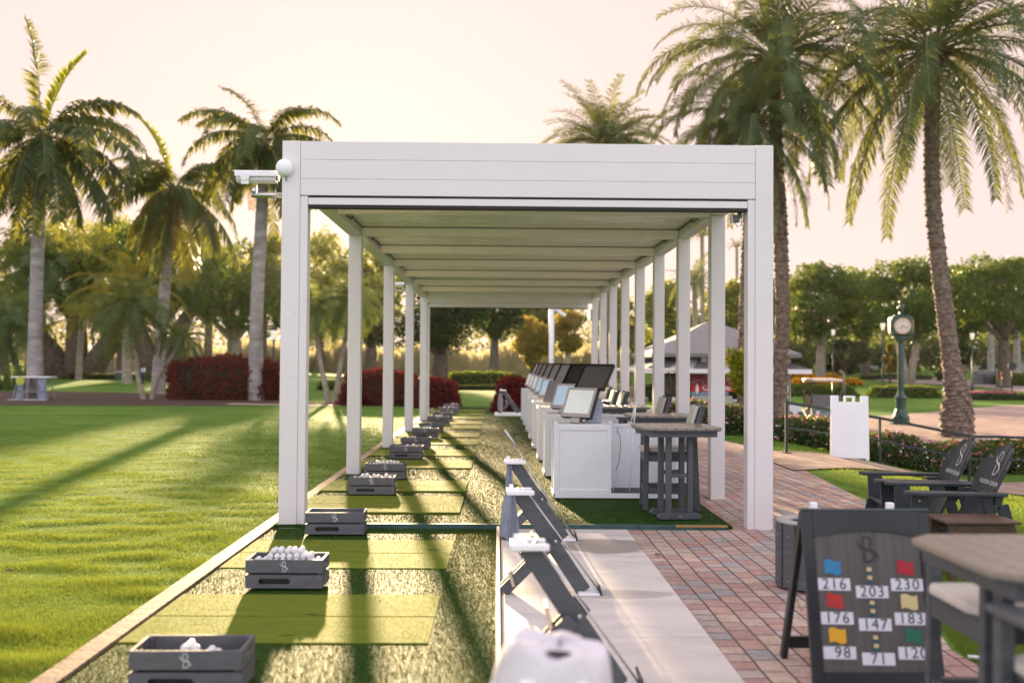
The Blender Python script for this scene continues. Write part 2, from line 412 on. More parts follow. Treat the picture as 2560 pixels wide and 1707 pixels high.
def palm(name, label, base, pts, radii, fronds, setting, bark, group=None, ring=0.0, seed=1, shaft=None, boot=0, extra=None, trunk_n=16, knob=0):
    """pts: local trunk path; fronds list of (mesh, azimuth, scale)"""
    t = thing(name, label, 'palm tree', base, group=group); g = random.Random(seed)
    P = [Vector(p) for p in pts]; N = 46; path = []; rr = []
    for i in range(N + 1):
        q = i / N * (len(P) - 1); k = min(len(P) - 2, int(q)); u = q - k
        p0 = P[max(0, k - 1)]; p1 = P[k]; p2 = P[k + 1]; p3 = P[min(len(P) - 1, k + 2)]
        path.append(0.5 * ((2 * p1) + (p2 - p0) * u + (2 * p0 - 5 * p1 + 4 * p2 - p3) * u * u + (3 * p1 - p0 - 3 * p2 + p3) * u ** 3))
        rr.append(radii[k] + (radii[k + 1] - radii[k]) * u)
    mb = MB()
    if ring:
        path2 = []; r2 = []
        for i in range(N):
            for q in (0, .55):
                path2.append(path[i].lerp(path[i + 1], q)); r2.append((rr[i] * (1 - q) + rr[i + 1] * q) * (1 + (ring if q else -ring)))
        path, rr = path2, r2
    mb.tube(path, rr, trunk_n, wob=lambda i, k: 1 + (0.03 + knob) * math.sin(k * 2.3 + i * 1.7))
    tr = mb.build('trunk', bark, t)
    if knob:
        mk = MB(); n_ = 0
        for i in range(3, len(path) - 4):
            for k in range(7):
                a = (k + (i % 2) * .5) / 7 * 2 * PI + i * .35; c = path[i]; r = rr[i]
                M = Matrix.Rotation(a, 3, 'Z') @ Matrix.Rotation(R(-28), 3, 'Y')
                mk.box(c + Vector((math.cos(a) * r * .98, math.sin(a) * r * .98, g.uniform(-.03, .03))), (0.035, r * .62 * g.uniform(.8, 1.15), .10 * g.uniform(.8, 1.3)), M, taper=0.72)
        mk.build('leaf_scar', bark, tr)['kind'] = 'stuff'
    top = path[-1]
    if shaft: 
        MB().tube([top - Vector((0, 0, .1)), top + Vector((0, 0, shaft * .5)), top + Vector((0, 0, shaft))], [rr[-1] * 1.05, rr[-1] * 1.1, rr[-1] * .55], 12).build('crownshaft', mat('crownshaft', (0.09, 0.12, 0.05), 0.5, var=.2), t)
        top = top + Vector((0, 0, shaft * .85))
    if boot:
        mk = MB()
        for i in range(boot):
            a = i * 2.4; e = R(g.uniform(5, 60)); l = g.uniform(.35, .8); z0 = g.uniform(-.9, .25)
            p0 = top + Vector((math.cos(a) * .12, math.sin(a) * .12, z0)); d = Vector((math.cos(a) * math.cos(e), math.sin(a) * math.cos(e), math.sin(e)))
            mk.beam(p0, p0 + d * l, .07, .03)
        mk.build('leaf_boot', mat('leaf_boot', (0.10, 0.045, 0.025), 0.8, var=.4), t)['kind'] = 'stuff'
    for (me, az, s_) in fronds:
        o = link('frond', me, t); o.location = top + Vector((math.cos(az) * .1, math.sin(az) * .1, 0)); o.rotation_euler = (g.uniform(-.12, .12), 0, az); o.scale = (s_, s_, s_)
    return t
# ================================================================== GROUND AND PAVING
def groundmat():
    m, t, b = nt('lawn'); b.inputs['Roughness'].default_value = 0.8; b.inputs['Specular IOR Level'].default_value = 0.04
    tc = t.nodes.new('ShaderNodeTexCoord')
    def noise(s, d=4, st=(1, 1, 1)):
        mp = t.nodes.new('ShaderNodeMapping'); mp.inputs['Scale'].default_value = st
        n = t.nodes.new('ShaderNodeTexNoise'); n.inputs['Scale'].default_value = s; n.inputs['Detail'].default_value = d
        t.links.new(tc.outputs['Object'], mp.inputs['Vector']); t.links.new(mp.outputs[0], n.inputs['Vector']); return n
    n1 = noise(0.35, 4, (1, 2.2, 1)); n2 = noise(7, 6); n3 = noise(90, 3)
    r = t.nodes.new('ShaderNodeValToRGB'); r.color_ramp.elements[0].position = .32; r.color_ramp.elements[1].position = .68
    r.color_ramp.elements[0].color = (0.065, 0.165, 0.028, 1); r.color_ramp.elements[1].color = (0.15, 0.25, 0.05, 1)
    t.links.new(n1.outputs['Fac'], r.inputs['Fac'])
    mx = t.nodes.new('ShaderNodeMix'); mx.data_type = 'RGBA'; mx.blend_type = 'OVERLAY'; mx.inputs[0].default_value = 0.5
    t.links.new(r.outputs['Color'], mx.inputs[6]); t.links.new(n2.outputs['Fac'], mx.inputs[7])
    mx2 = t.nodes.new('ShaderNodeMix'); mx2.data_type = 'RGBA'; mx2.blend_type = 'OVERLAY'; mx2.inputs[0].default_value = 0.5
    t.links.new(mx.outputs[2], mx2.inputs[6]); t.links.new(n3.outputs['Fac'], mx2.inputs[7])
    t.links.new(mx2.outputs[2], b.inputs['Base Color'])
    bp = t.nodes.new('ShaderNodeBump'); bp.inputs['Strength'].default_value = .6; bp.inputs['Distance'].default_value = .03
    t.links.new(n3.outputs['Fac'], bp.inputs['Height']); t.links.new(bp.outputs[0], b.inputs['Normal'])
    return m
LAWN = groundmat()
xs = sorted(set([-400, -250, -150, -100, -70] + [x * 2.0 for x in range(-30, 2)] + [4 + .5 * i for i in range(20)] + [14 + 2.0 * i for i in range(24)] + [70, 100, 150, 250, 400]))
ys = sorted(set([-20, -5, 0] + [float(y) for y in range(2, 62)] + [62 + 4.0 * i for i in range(17)] + [140, 180, 250, 400, 700]))
V = [(x, y, gh(x, y)) for y in ys for x in xs]; nx = len(xs)
me = bpy.data.meshes.new('ground'); me.from_pydata(V, [], [(j * nx + i, j * nx + i + 1, (j + 1) * nx + i + 1, (j + 1) * nx + i) for j in range(len(ys) - 1) for i in range(nx - 1)])
me.materials.append(LAWN)
for p in me.polygons: p.use_smooth = True
struct('lawn', me)

def sheet(poly, dz, step=None):
    """flat-ish polygon draped over gh, convex"""
    bm = bmesh.new(); bm.faces.new([bm.verts.new((x, y, 0)) for x, y in poly])
    if step:
        x0, x1 = min(p[0] for p in poly), max(p[0] for p in poly); y0, y1 = min(p[1] for p in poly), max(p[1] for p in poly)
        k = x0 + step
        while k < x1:
            bmesh.ops.bisect_plane(bm, geom=bm.verts[:] + bm.edges[:] + bm.faces[:], plane_co=(k, 0, 0), plane_no=(1, 0, 0)); k += step
        k = y0 + step
        while k < y1:
            bmesh.ops.bisect_plane(bm, geom=bm.verts[:] + bm.edges[:] + bm.faces[:], plane_co=(0, k, 0), plane_no=(0, 1, 0)); k += step
    for v in bm.verts: v.co.z = gh(v.co.x, v.co.y) + dz
    me = bpy.data.meshes.new('sheet'); bmesh.ops.recalc_face_normals(bm, faces=bm.faces[:])
    if sum(f.normal.z for f in bm.faces) < 0: bmesh.ops.reverse_faces(bm, faces=bm.faces[:])
    bm.to_mesh(me); bm.free(); return me
def brickmat(name, ramp, bw, rh, swap=True, mortar=(0.05, 0.045, 0.04), rough=0.7, msize=0.004, off=0.5):
    m, t, b = nt(name); b.inputs['Roughness'].default_value = rough; b.inputs['Specular IOR Level'].default_value = .12
    tc = t.nodes.new('ShaderNodeTexCoord'); sx = t.nodes.new('ShaderNodeSeparateXYZ'); cx = t.nodes.new('ShaderNodeCombineXYZ')
    t.links.new(tc.outputs['Object'], sx.inputs[0])
    nz = t.nodes.new('ShaderNodeTexNoise'); nz.inputs['Scale'].default_value = 2.5; t.links.new(tc.outputs['Object'], nz.inputs['Vector'])
    if swap: t.links.new(sx.outputs['Y'], cx.inputs['X']); t.links.new(sx.outputs['X'], cx.inputs['Y'])
    else: t.links.new(sx.outputs['X'], cx.inputs['X']); t.links.new(sx.outputs['Y'], cx.inputs['Y'])
    vm = t.nodes.new('ShaderNodeVectorMath'); vm.operation = 'MULTIPLY_ADD'; vm.inputs[1].default_value = (.02, .02, 0)
    t.links.new(nz.outputs['Color'], vm.inputs[0]); t.links.new(cx.outputs[0], vm.inputs[2])
    br = t.nodes.new('ShaderNodeTexBrick'); br.inputs['Scale'].default_value = 1.0; br.inputs['Brick Width'].default_value = bw; br.inputs['Row Height'].default_value = rh
    br.inputs['Mortar Size'].default_value = msize; br.inputs['Mortar Smooth'].default_value = 0.3; br.inputs['Color1'].default_value = (0, 0, 0, 1); br.inputs['Color2'].default_value = (1, 1, 1, 1); br.inputs['Mortar'].default_value = (.5, .5, .5, 1)
    br.offset = off; br.squash = 0.72; br.squash_frequency = 3
    t.links.new(vm.outputs[0], br.inputs['Vector'])
    r = t.nodes.new('ShaderNodeValToRGB'); r.color_ramp.interpolation = 'CONSTANT'
    while len(r.color_ramp.elements) < len(ramp): r.color_ramp.elements.new(0.5)
    for i, c in enumerate(ramp): r.color_ramp.elements[i].position = i / len(ramp); r.color_ramp.elements[i].color = (*c, 1)
    t.links.new(br.outputs['Color'], r.inputs['Fac'])
    n2 = t.nodes.new('ShaderNodeTexNoise'); n2.inputs['Scale'].default_value = 35; n2.inputs['Detail'].default_value = 8; t.links.new(tc.outputs['Object'], n2.inputs['Vector'])
    n3 = t.nodes.new('ShaderNodeTexNoise'); n3.inputs['Scale'].default_value = 1.1; n3.inputs['Detail'].default_value = 5; t.links.new(tc.outputs['Object'], n3.inputs['Vector'])
    ov = t.nodes.new('ShaderNodeMix'); ov.data_type = 'RGBA'; ov.blend_type = 'OVERLAY'; ov.inputs[0].default_value = .45
    t.links.new(r.outputs['Color'], ov.inputs[6]); t.links.new(n2.outputs['Fac'], ov.inputs[7])
    o2 = t.nodes.new('ShaderNodeMix'); o2.data_type = 'RGBA'; o2.blend_type = 'OVERLAY'; o2.inputs[0].default_value = .5
    t.links.new(ov.outputs[2], o2.inputs[6]); t.links.new(n3.outputs['Fac'], o2.inputs[7])
    mm = t.nodes.new('ShaderNodeMix'); mm.data_type = 'RGBA'; mm.inputs[7].default_value = (*mortar, 1)
    t.links.new(br.outputs['Fac'], mm.inputs[0]); t.links.new(o2.outputs[2], mm.inputs[6]); t.links.new(mm.outputs[2], b.inputs['Base Color'])
    ad = t.nodes.new('ShaderNodeMath'); ad.operation = 'MULTIPLY_ADD'; ad.inputs[1].default_value = -1.2
    t.links.new(br.outputs['Fac'], ad.inputs[0]); t.links.new(n2.outputs['Fac'], ad.inputs[2])
    bp = t.nodes.new('ShaderNodeBump'); bp.inputs['Strength'].default_value = .7; bp.inputs['Distance'].default_value = .006
    t.links.new(ad.outputs[0], bp.inputs['Height']); t.links.new(bp.outputs[0], b.inputs['Normal'])
    return m
PAVER = brickmat('pink_pavers', [(.41, .295, .265), (.385, .255, .235), (.42, .365, .345), (.45, .305, .26), (.34, .325, .335), (.48, .38, .32), (.40, .27, .255), (.44, .345, .32)], .19, .135, msize=.006)
PAVEPATH = brickmat('path_pavers', [(.34, .24, .20), (.30, .21, .18), (.38, .29, .25), (.31, .25, .23)], .4, .3, swap=False)
PLAZAM = brickmat('plaza_pavers', [(.40, .29, .25), (.36, .26, .23), (.42, .32, .28)], .4, .2, rough=.6)
EDGEB = brickmat('edge_bricks', [(.25, .17, .13), (.21, .145, .115), (.28, .20, .15)], .21, .4, swap=True, msize=.006, off=0)

# concrete apron with stains
def concretemat():
    m, t, b = nt('concrete_apron'); b.inputs['Roughness'].default_value = .75; b.inputs['Specular IOR Level'].default_value = .12
    tc = t.nodes.new('ShaderNodeTexCoord')
    n = t.nodes.new('ShaderNodeTexNoise'); n.inputs['Scale'].default_value = 1.6; n.inputs['Detail'].default_value = 8; n.inputs['Roughness'].default_value = .65
    mp = t.nodes.new('ShaderNodeMapping'); mp.inputs['Scale'].default_value = (1, 2.4, 1)
    t.links.new(tc.outputs['Object'], mp.inputs[0]); t.links.new(mp.outputs[0], n.inputs['Vector'])
    r = t.nodes.new('ShaderNodeValToRGB'); r.color_ramp.elements[0].position = .3; r.color_ramp.elements[0].color = (.48, .455, .445, 1)
    r.color_ramp.elements[1].position = .55; r.color_ramp.elements[1].color = (.60, .575, .56, 1); t.links.new(n.outputs['Fac'], r.inputs['Fac'])
    sx = t.nodes.new('ShaderNodeSeparateXYZ'); t.links.new(tc.outputs['Object'], sx.inputs[0])
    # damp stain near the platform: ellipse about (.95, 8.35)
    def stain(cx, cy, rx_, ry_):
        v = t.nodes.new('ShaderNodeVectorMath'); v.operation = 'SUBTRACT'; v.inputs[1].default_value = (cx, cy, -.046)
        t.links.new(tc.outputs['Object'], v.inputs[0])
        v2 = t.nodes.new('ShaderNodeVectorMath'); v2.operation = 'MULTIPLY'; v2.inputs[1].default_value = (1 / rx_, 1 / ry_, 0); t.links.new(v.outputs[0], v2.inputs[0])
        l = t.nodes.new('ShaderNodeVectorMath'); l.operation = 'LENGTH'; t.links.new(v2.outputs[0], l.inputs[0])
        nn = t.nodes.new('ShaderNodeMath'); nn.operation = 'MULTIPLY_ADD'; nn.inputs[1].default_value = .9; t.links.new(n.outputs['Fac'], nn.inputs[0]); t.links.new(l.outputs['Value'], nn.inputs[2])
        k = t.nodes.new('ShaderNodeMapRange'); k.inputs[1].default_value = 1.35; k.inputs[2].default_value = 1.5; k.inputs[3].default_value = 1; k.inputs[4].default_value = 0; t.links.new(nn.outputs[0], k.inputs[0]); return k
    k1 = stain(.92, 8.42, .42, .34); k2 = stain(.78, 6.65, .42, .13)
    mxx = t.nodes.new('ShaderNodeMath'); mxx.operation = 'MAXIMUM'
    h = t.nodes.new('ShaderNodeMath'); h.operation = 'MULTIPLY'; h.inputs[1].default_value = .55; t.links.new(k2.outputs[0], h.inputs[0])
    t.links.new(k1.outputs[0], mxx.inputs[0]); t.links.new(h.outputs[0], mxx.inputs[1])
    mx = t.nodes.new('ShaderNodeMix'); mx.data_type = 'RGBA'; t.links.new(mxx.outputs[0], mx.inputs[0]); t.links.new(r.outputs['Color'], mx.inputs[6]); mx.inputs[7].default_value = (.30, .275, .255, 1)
    t.links.new(mx.outputs[2], b.inputs['Base Color'])
    n2 = t.nodes.new('ShaderNodeTexNoise'); n2.inputs['Scale'].default_value = 120; n2.inputs['Detail'].default_value = 4; t.links.new(tc.outputs['Object'], n2.inputs['Vector'])
    bp = t.nodes.new('ShaderNodeBump'); bp.inputs['Strength'].default_value = .25; bp.inputs['Distance'].default_value = .004
    t.links.new(n2.outputs['Fac'], bp.inputs['Height']); t.links.new(bp.outputs[0], b.inputs['Normal'])
    return m
CONC = concretemat()
mb = MB(); yj = [0.62, 2.29, 3.95, 5.62, 7.28, 8.95, 9.245]
for a, b_ in zip(yj[:-1], yj[1:]): mb.bx(.035, 1.205, a + .004, b_ - .004, -.09, -.036)
struct('concrete_path', mb, CONC)
struct('path_joint', MB().bx(.03, 1.21, .6, 9.25, -.1, -.045), mat('joint', (.06, .055, .05), .9))
# pink paver terrace
struct('paver_terrace', MB().prism([(1.213, 1.5), (3.2, 1.5), (2.5, 4.9), (2.47, 5.4), (3.0, 7.4), (4.19, 11.3), (4.5, 14.6), (5.3, 16.3), (5.0, 17.4), (4.7, 19.0), (4.5, 21.0), (4.1, 34), (1.213, 34)], -.08, -.043), PAVER)
struct('terrace_edge', MB().bx(2.205, 2.31, 9.3, 27.5, -.08, -.036), brickmat('border_bricks', [(.36, .24, .20), (.30, .2, .17), (.38, .28, .25)], .22, .3, msize=.006, off=0))
# curving ramp path to the right, following the rail
prs = [(4.3, 14.4, 17.6), (5.3, 14.9, 17.6), (6.3, 15.5, 18.2), (7.5, 16.2, 18.9), (8.6, 16.9, 19.2), (10.0, 17.5, 19.4), (12, 18.2, 20), (15, 18.8, 20.8)]
fine = []
for (a, b_) in zip(prs[:-1], prs[1:]):
    for k in range(4): fine.append(tuple(a[i] + (b_[i] - a[i]) * k / 4 for i in range(3)))
fine.append(prs[-1]); V = []; Fc = []; NS = 6
for x, y0, y1 in fine:
    for k in range(NS + 1):
        y = y0 + (y1 - y0) * k / NS; V.append((x, y, gh(x, y) + .022))
for i in range(len(fine) - 1):
    for k in range(NS): a = i * (NS + 1) + k; Fc.append((a, a + NS + 1, a + NS + 2, a + 1))
me = bpy.data.meshes.new('ramp'); me.from_pydata(V, [], Fc); me.materials.append(PAVEPATH); struct('ramp_path', me)
me = sheet([(11, 27), (44, 27), (46, 66), (29, 57), (22.5, 49.5), (15.5, 43), (12.2, 41), (11.2, 36)], .03, 1.0); me.materials.append(PLAZAM); struct('plaza', me)
# left edging bricks
struct('brick_edging', MB().bx(-2.2, -2.075, 2.5, 34, -.1, -.022), EDGEB)
# mulch bed and far paths
MULCH = mat('mulch', (.055, .032, .024), .95, var=.55, scale=9, bump=1.0, bscale=30)
def flatpoly(name, pts, dz, m, step=2.0):
    me = sheet(pts, dz, step); me.materials.append(m); return struct(name, me)
flatpoly('mulch_bed', [(-36, 33.9), (-9.4, 33.9), (-7.6, 34.6), (-6.4, 35.4), (-6.8, 37), (-9, 40), (-14, 45), (-19, 47.5), (-36, 49)], .012, MULCH)
flatpoly('garden_bed', [(-6.4, 34.9), (-1.8, 34.3), (-1.6, 36.2), (-4, 38), (-6.2, 38)], .012, MULCH)
ROADM = mat('road_surface', (.30, .26, .26), .8, var=.1, scale=1.0)
flatpoly('sand_path', [(-9.6, 35.2), (-6.9, 34.4), (-2, 34.9), (-2, 35.6), (-6.9, 35.3), (-9.6, 36.2)], .018, mat('sand_path', (.42, .31, .25), .8))
g0 = [ground(2165, 948), ground(2260, 958), ground(2420, 966), ground(2600, 985)]; V = []; Fc = []
rp = []
for a, b_ in zip(g0[:-1], g0[1:]):
    for k in range(6): rp.append(a.lerp(b_, k / 6))
rp.append(g0[-1]); rp.append(g0[-1] + Vector((15, -10, 0)))
for p in rp:
    for k in range(5):
        y = p.y + 3.2 * k; x = p.x + 1.0 * k; V.append((x, y, gh(x, y) + .05))
for i in range(len(rp) - 1):
    for k in range(4): a = i * 5 + k; Fc.append((a, a + 5, a + 6, a + 1))
me = bpy.data.meshes.new('road'); me.from_pydata(V, [], Fc); me.materials.append(ROADM); struct('road', me)

# tee platform
PLATM = mat('platform_base', (.03, .05, .03), .9)
def turfmat(name, c1, c2, sc_=60, sheen=.3, rough=.6):
    m, t, b = nt(name); b.inputs['Roughness'].default_value = rough; b.inputs['Specular IOR Level'].default_value = .06; b.inputs['Sheen Weight'].default_value = sheen * .3; b.inputs['Sheen Roughness'].default_value = .35; b.inputs['Sheen Tint'].default_value = (1, .9, .4, 1)
    tc = t.nodes.new('ShaderNodeTexCoord')
    mp = t.nodes.new('ShaderNodeMapping'); mp.inputs['Scale'].default_value = (1, 3.5, 1); t.links.new(tc.outputs['Object'], mp.inputs[0])
    n = t.nodes.new('ShaderNodeTexNoise'); n.inputs['Scale'].default_value = 2.2; n.inputs['Detail'].default_value = 6; t.links.new(mp.outputs[0], n.inputs['Vector'])
    r = t.nodes.new('ShaderNodeValToRGB'); r.color_ramp.elements[0].position = .3; r.color_ramp.elements[1].position = .7
    r.color_ramp.elements[0].color = (*c1, 1); r.color_ramp.elements[1].color = (*c2, 1); t.links.new(n.outputs['Fac'], r.inputs['Fac'])
    v = t.nodes.new('ShaderNodeTexVoronoi'); v.inputs['Scale'].default_value = sc_; t.links.new(tc.outputs['Object'], v.inputs['Vector'])
    n2 = t.nodes.new('ShaderNodeTexNoise'); n2.inputs['Scale'].default_value = sc_ * 1.5; n2.inputs['Detail'].default_value = 3; t.links.new(tc.outputs['Object'], n2.inputs['Vector'])
    ov = t.nodes.new('ShaderNodeMix'); ov.data_type = 'RGBA'; ov.blend_type = 'OVERLAY'; ov.inputs[0].default_value = .7
    t.links.new(r.outputs['Color'], ov.inputs[6]); t.links.new(n2.outputs['Fac'], ov.inputs[7]); t.links.new(ov.outputs[2], b.inputs['Base Color'])
    bp = t.nodes.new('ShaderNodeBump'); bp.inputs['Strength'].default_value = .8; bp.inputs['Distance'].default_value = .008
    t.links.new(v.outputs['Distance'], bp.inputs['Height']); t.links.new(bp.outputs[0], b.inputs['Normal'])
    return m
TURF = turfmat('deep_turf', (.018, .055, .012), (.038, .080, .015), 90, .02)
def wear(m):
    t = m.node_tree; b = t.nodes['Principled BSDF']; src = b.inputs['Base Color'].links[0].from_socket
    tc = t.nodes.new('ShaderNodeTexCoord'); mp = t.nodes.new('ShaderNodeMapping'); mp.inputs['Scale'].default_value = (2.2, 13, 1); mp.inputs['Location'].default_value = (.7, .3, 0)
    n = t.nodes.new('ShaderNodeTexNoise'); n.inputs['Scale'].default_value = 1.6; n.inputs['Detail'].default_value = 3; n.noise_dimensions = '4D'
    oi = t.nodes.new('ShaderNodeObjectInfo'); ml = t.nodes.new('ShaderNodeMath'); ml.operation = 'MULTIPLY'; ml.inputs[1].default_value = 37.0
    t.links.new(oi.outputs['Random'], ml.inputs[0]); t.links.new(ml.outputs[0], n.inputs['W']); t.links.new(tc.outputs['Object'], mp.inputs[0]); t.links.new(mp.outputs[0], n.inputs['Vector'])
    k = t.nodes.new('ShaderNodeMapRange'); k.inputs[1].default_value = .63; k.inputs[2].default_value = .70; t.links.new(n.outputs['Fac'], k.inputs[0])
    mx = t.nodes.new('ShaderNodeMix'); mx.data_type = 'RGBA'; mx.inputs[7].default_value = (.022, .035, .012, 1); t.links.new(k.outputs[0], mx.inputs[0]); t.links.new(src, mx.inputs[6]); t.links.new(mx.outputs[2], b.inputs['Base Color'])
MATM = turfmat('tee_mat', (.13, .19, .022), (.19, .24, .030), 220, .12, .75)
struct('tee_platform', MB().bx(-2.07, 2.2, 9.3, 34, -.045, -.012), TURF)
struct('tee_line', MB().bx(-2.07, .0, 2.5, 9.26, -.09, -.042), TURF)
t = thing('timber_edging', 'long dark green timber edging board along the front of the raised tee platform', 'edging board', (0.06, 9.27, -.05))
MB().bx(-1.75, 1.25, -.022, .022, 0, .055).bx(1.255, 2.08, -.022, .022, 0, .052).build('board', GREEN_EDGE, t, bevel=.004)
MB().bx(1.6, 2.08, -.03, -.02, .035, .056).build('corner_batten', mat('yellow_batten', (.35, .22, .07), .7), t)
t = thing('edging_rail', 'thin pale rail between the front turf and the concrete path, lit orange', 'edging rail', (.012, 5.9, -.05))
MB().bx(-.014, .014, -3.4, 3.32, 0, .045).build('rail', mat('pale_edge', (.55, .47, .38), .5, var=.2, scale=8, stretch=(1, .3, 1)), t, bevel=.004)

wear(MATM)
# tee mats (light strips)
front = [(7.47, 8.64), (5.49, 6.62), (3.4, 4.55)]
plat = [(9.98, 11.18), (11.63, 12.65), (14.16, 15.3), (16.0, 17.1), (18.2, 19.4), (20.1, 21.2), (22.5, 23.7), (24.3, 25.4), (26.5, 27.6), (28.5, 29.6), (30.4, 31.5)]
allm = [(a, b_, -.036) for a, b_ in front[::-1]] + [(a, b_, .004) for a, b_ in plat]
for i, (a, b_, z) in enumerate(allm):
    t = thing('tee_mat', f'pale green tee mat, {ordl(i)} light strip from the camera on the tee line', 'tee mat', (-1.2, (a + b_) / 2, z - .02), group='pale tee mats along the tee line')
    h = (b_ - a) / 2
    MB().bx(-.865, .83, -h, -.006, 0, .02).build('mat_panel', MATM, t, bevel=.003)
    MB().bx(-.862, .834, .006, h, 0, .0205).build('mat_panel', MATM, t, bevel=.003)

# ------------------------------------------------------------------ grass blades
def blades(name, X, Y, Z, H, W, leaf, g, lean=.5):
    n = len(X); a = g.random(n) * 2 * PI; c, s = np.cos(a), np.sin(a)
    la = g.random(n) * 2 * PI; l = H * lean * g.random(n)
    V = np.empty((n, 3, 3))
    V[:, 0] = np.stack([X - c * W / 2, Y - s * W / 2, Z], 1); V[:, 1] = np.stack([X + c * W / 2, Y + s * W / 2, Z], 1)
    V[:, 2] = np.stack([X + np.cos(la) * l, Y + np.sin(la) * l, Z + H], 1)
    me = npmesh(name, V.reshape(-1, 3), np.arange(n * 3).reshape(n, 3), leaf)
    return struct(name, me, stuff=True)
def field(n, x0, x1, y0, y1, p=2.0):
    """density falling as 1/y^p"""
    u = nr.random(n)
    if abs(p - 1) < 1e-6: y = y0 * (y1 / y0) ** u
    else: y = (y0 ** (1 - p) + u * (y1 ** (1 - p) - y0 ** (1 - p))) ** (1 / (1 - p))
    return x0 + (x1 - x0) * nr.random(n), y
n = 640000
u = nr.random(n); y = (4.3 ** -1.0 + u * (33 ** -1.0 - 4.3 ** -1.0)) ** -1.0
xl = -y * .72 - 2.6; x = xl + (-2.19 - xl) * nr.random(n); k = x < -2.19; x, y = x[k], y[k]
tuft = np.zeros(len(x))
for q in range(11):
    fx, fy = nr.uniform(-7, 7), nr.uniform(3, 15) * (1 if q % 2 else -1); tuft += np.sin(x * fx + y * fy + nr.uniform(0, 6) + 1.5 * np.sin(x * nr.uniform(.8, 2.5) + y * nr.uniform(.5, 2)))
tuft = np.clip(.5 + tuft / 7.5, 0, 1) ; m2 = .5 + .5 * np.sin(x * 1.3 + 2 * np.sin(y * .9)) * np.cos(y * 1.1)
H = (.006 + .030 * tuft ** 1.6 + .020 * m2 * nr.random(len(x))) * np.clip(1.15 - y / 60, .6, 1); W = .0035 * np.clip(y / 6, 1, 6)
blades('lawn_grass', x, y, np.full(len(x), -.052), H, W, GRASSB, nr, 1.2)
# right-hand grass: slope between terrace and ramp, and under the chairs
n = 230000; y = (4.8 ** -1 + nr.random(n) * (34 ** -1.0 - 4.8 ** -1)) ** -1.0; x = 2.4 + nr.random(n) * (y * .75 - .6)
bx_ = np.interp(y, [4.9, 5.4, 7.4, 11.3, 14.6, 16.3, 17.4, 19, 21, 34], [2.52, 2.5, 3.03, 4.22, 4.53, 5.3, 5.05, 4.75, 4.55, 4.15])
py0 = np.interp(x, [p[0] for p in prs], [p[1] for p in prs]); py1 = np.interp(x, [p[0] for p in prs], [p[2] for p in prs])
k = (x > bx_) & ~((y > py0) & (y < py1) & (x > 4.3)) & ~((y > 27) & (x > 11)); x, y = x[k], y[k]
Z = np.array([gh(a, b_) for a, b_ in zip(x, y)])
blades('terrace_grass', x, y, Z, .022 + .022 * nr.random(len(x)), .0035 * np.clip(y / 6, 1, 5), GRASSB, nr, 1.0)
# synthetic turf pile on the dark strips
TX, TY, TZ = [], [], []
def pile(x0, x1, y0, y1, z, n):
    TX.append(x0 + (x1 - x0) * nr.random(n)); TY.append(y0 + (y1 - y0) * nr.random(n)); TZ.append(np.full(n, z))
zs = sorted([(3.0, 3.4), (4.55, 5.49), (6.62, 7.47), (8.64, 9.25)])
for a, b_ in zs: pile(-2.07, -.37, a, b_, -.045, int(17000 * (b_ - a) * (6 / a)))
pile(-.365, -.005, 3.0, 9.25, -.045, 34000)
ed = [9.3] + [q for ab in plat for q in ab] + [34]
for a, b_ in zip(ed[0::2], ed[1::2]):
    if b_ > a: pile(-2.07, -.37, a, b_, -.014, int(17000 * (b_ - a) * (6 / a) ** 2 * 1.6))
n = 90000; y = (9.3 ** -1 + nr.random(n) * (34 ** -1.0 - 9.3 ** -1)) ** -1.0; TX.append(-.365 + 2.56 * nr.random(n)); TY.append(y); TZ.append(np.full(n, -.014))
X = np.concatenate(TX); Y = np.concatenate(TY); Z = np.concatenate(TZ)
# short nap on the pale mats
MXx, MYy, MZz = [], [], []
for (a, b_, z) in allm:
    if a > 16: continue
    k_ = int(6500 * (b_ - a) * (6 / a) ** 1.5); MXx.append(-2.05 + 1.67 * nr.random(k_)); MYy.append(a + (b_ - a) * nr.random(k_)); MZz.append(np.full(k_, z - .001))
X = np.concatenate(MXx); Y = np.concatenate(MYy); Z = np.concatenate(MZz)
blades('mat_nap', X, Y, Z, .004 + .005 * nr.random(len(X)), .0035 * np.clip(Y / 6, .8, 4), leafmat('mat_blade', (.13, .18, .02), (.19, .235, .03), .4, (.65, .5, .03), scale=6, rough=.6, spec=.05), nr, 1.4)
X = np.concatenate(TX); Y = np.concatenate(TY); Z = np.concatenate(TZ)
blades('turf_pile', X, Y, Z, .009 + .009 * nr.random(len(X)), .0032 * np.clip(Y / 6, 1, 4), TURFB, nr, .9)
# scattered dead leaves and stray tees on the lawn
for i, (px_, py_) in enumerate([(25, 1435), (180, 1187), (455, 1080), (690, 1075), (1645, 1395)]):
    p = ground(px_, py_); o = MB().quad((-.03, -.012, .0), (.0, -.02, .012), (.035, .005, .004), (0, .018, .014)).quad((-.03, -.012, .001), (-.045, .01, .012), (-.02, .02, .01), (0, .018, .015)).build('dry_leaf', mat('fallen_leaf', (.16, .07, .04), .7), None)
    o.location = p + Vector((0, 0, .02)); o.rotation_euler.z = i * 1.3
    tag(o, ['curled brown leaf on the lawn at the far left edge of the picture', 'small dark leaf lying in the sunlit streak of lawn', 'small dark leaf on the mown lawn well beyond the sunlit streak', 'dark leaf on the lawn just left of the front pergola post', 'brown leaf on the pale concrete path'][i], 'leaf')

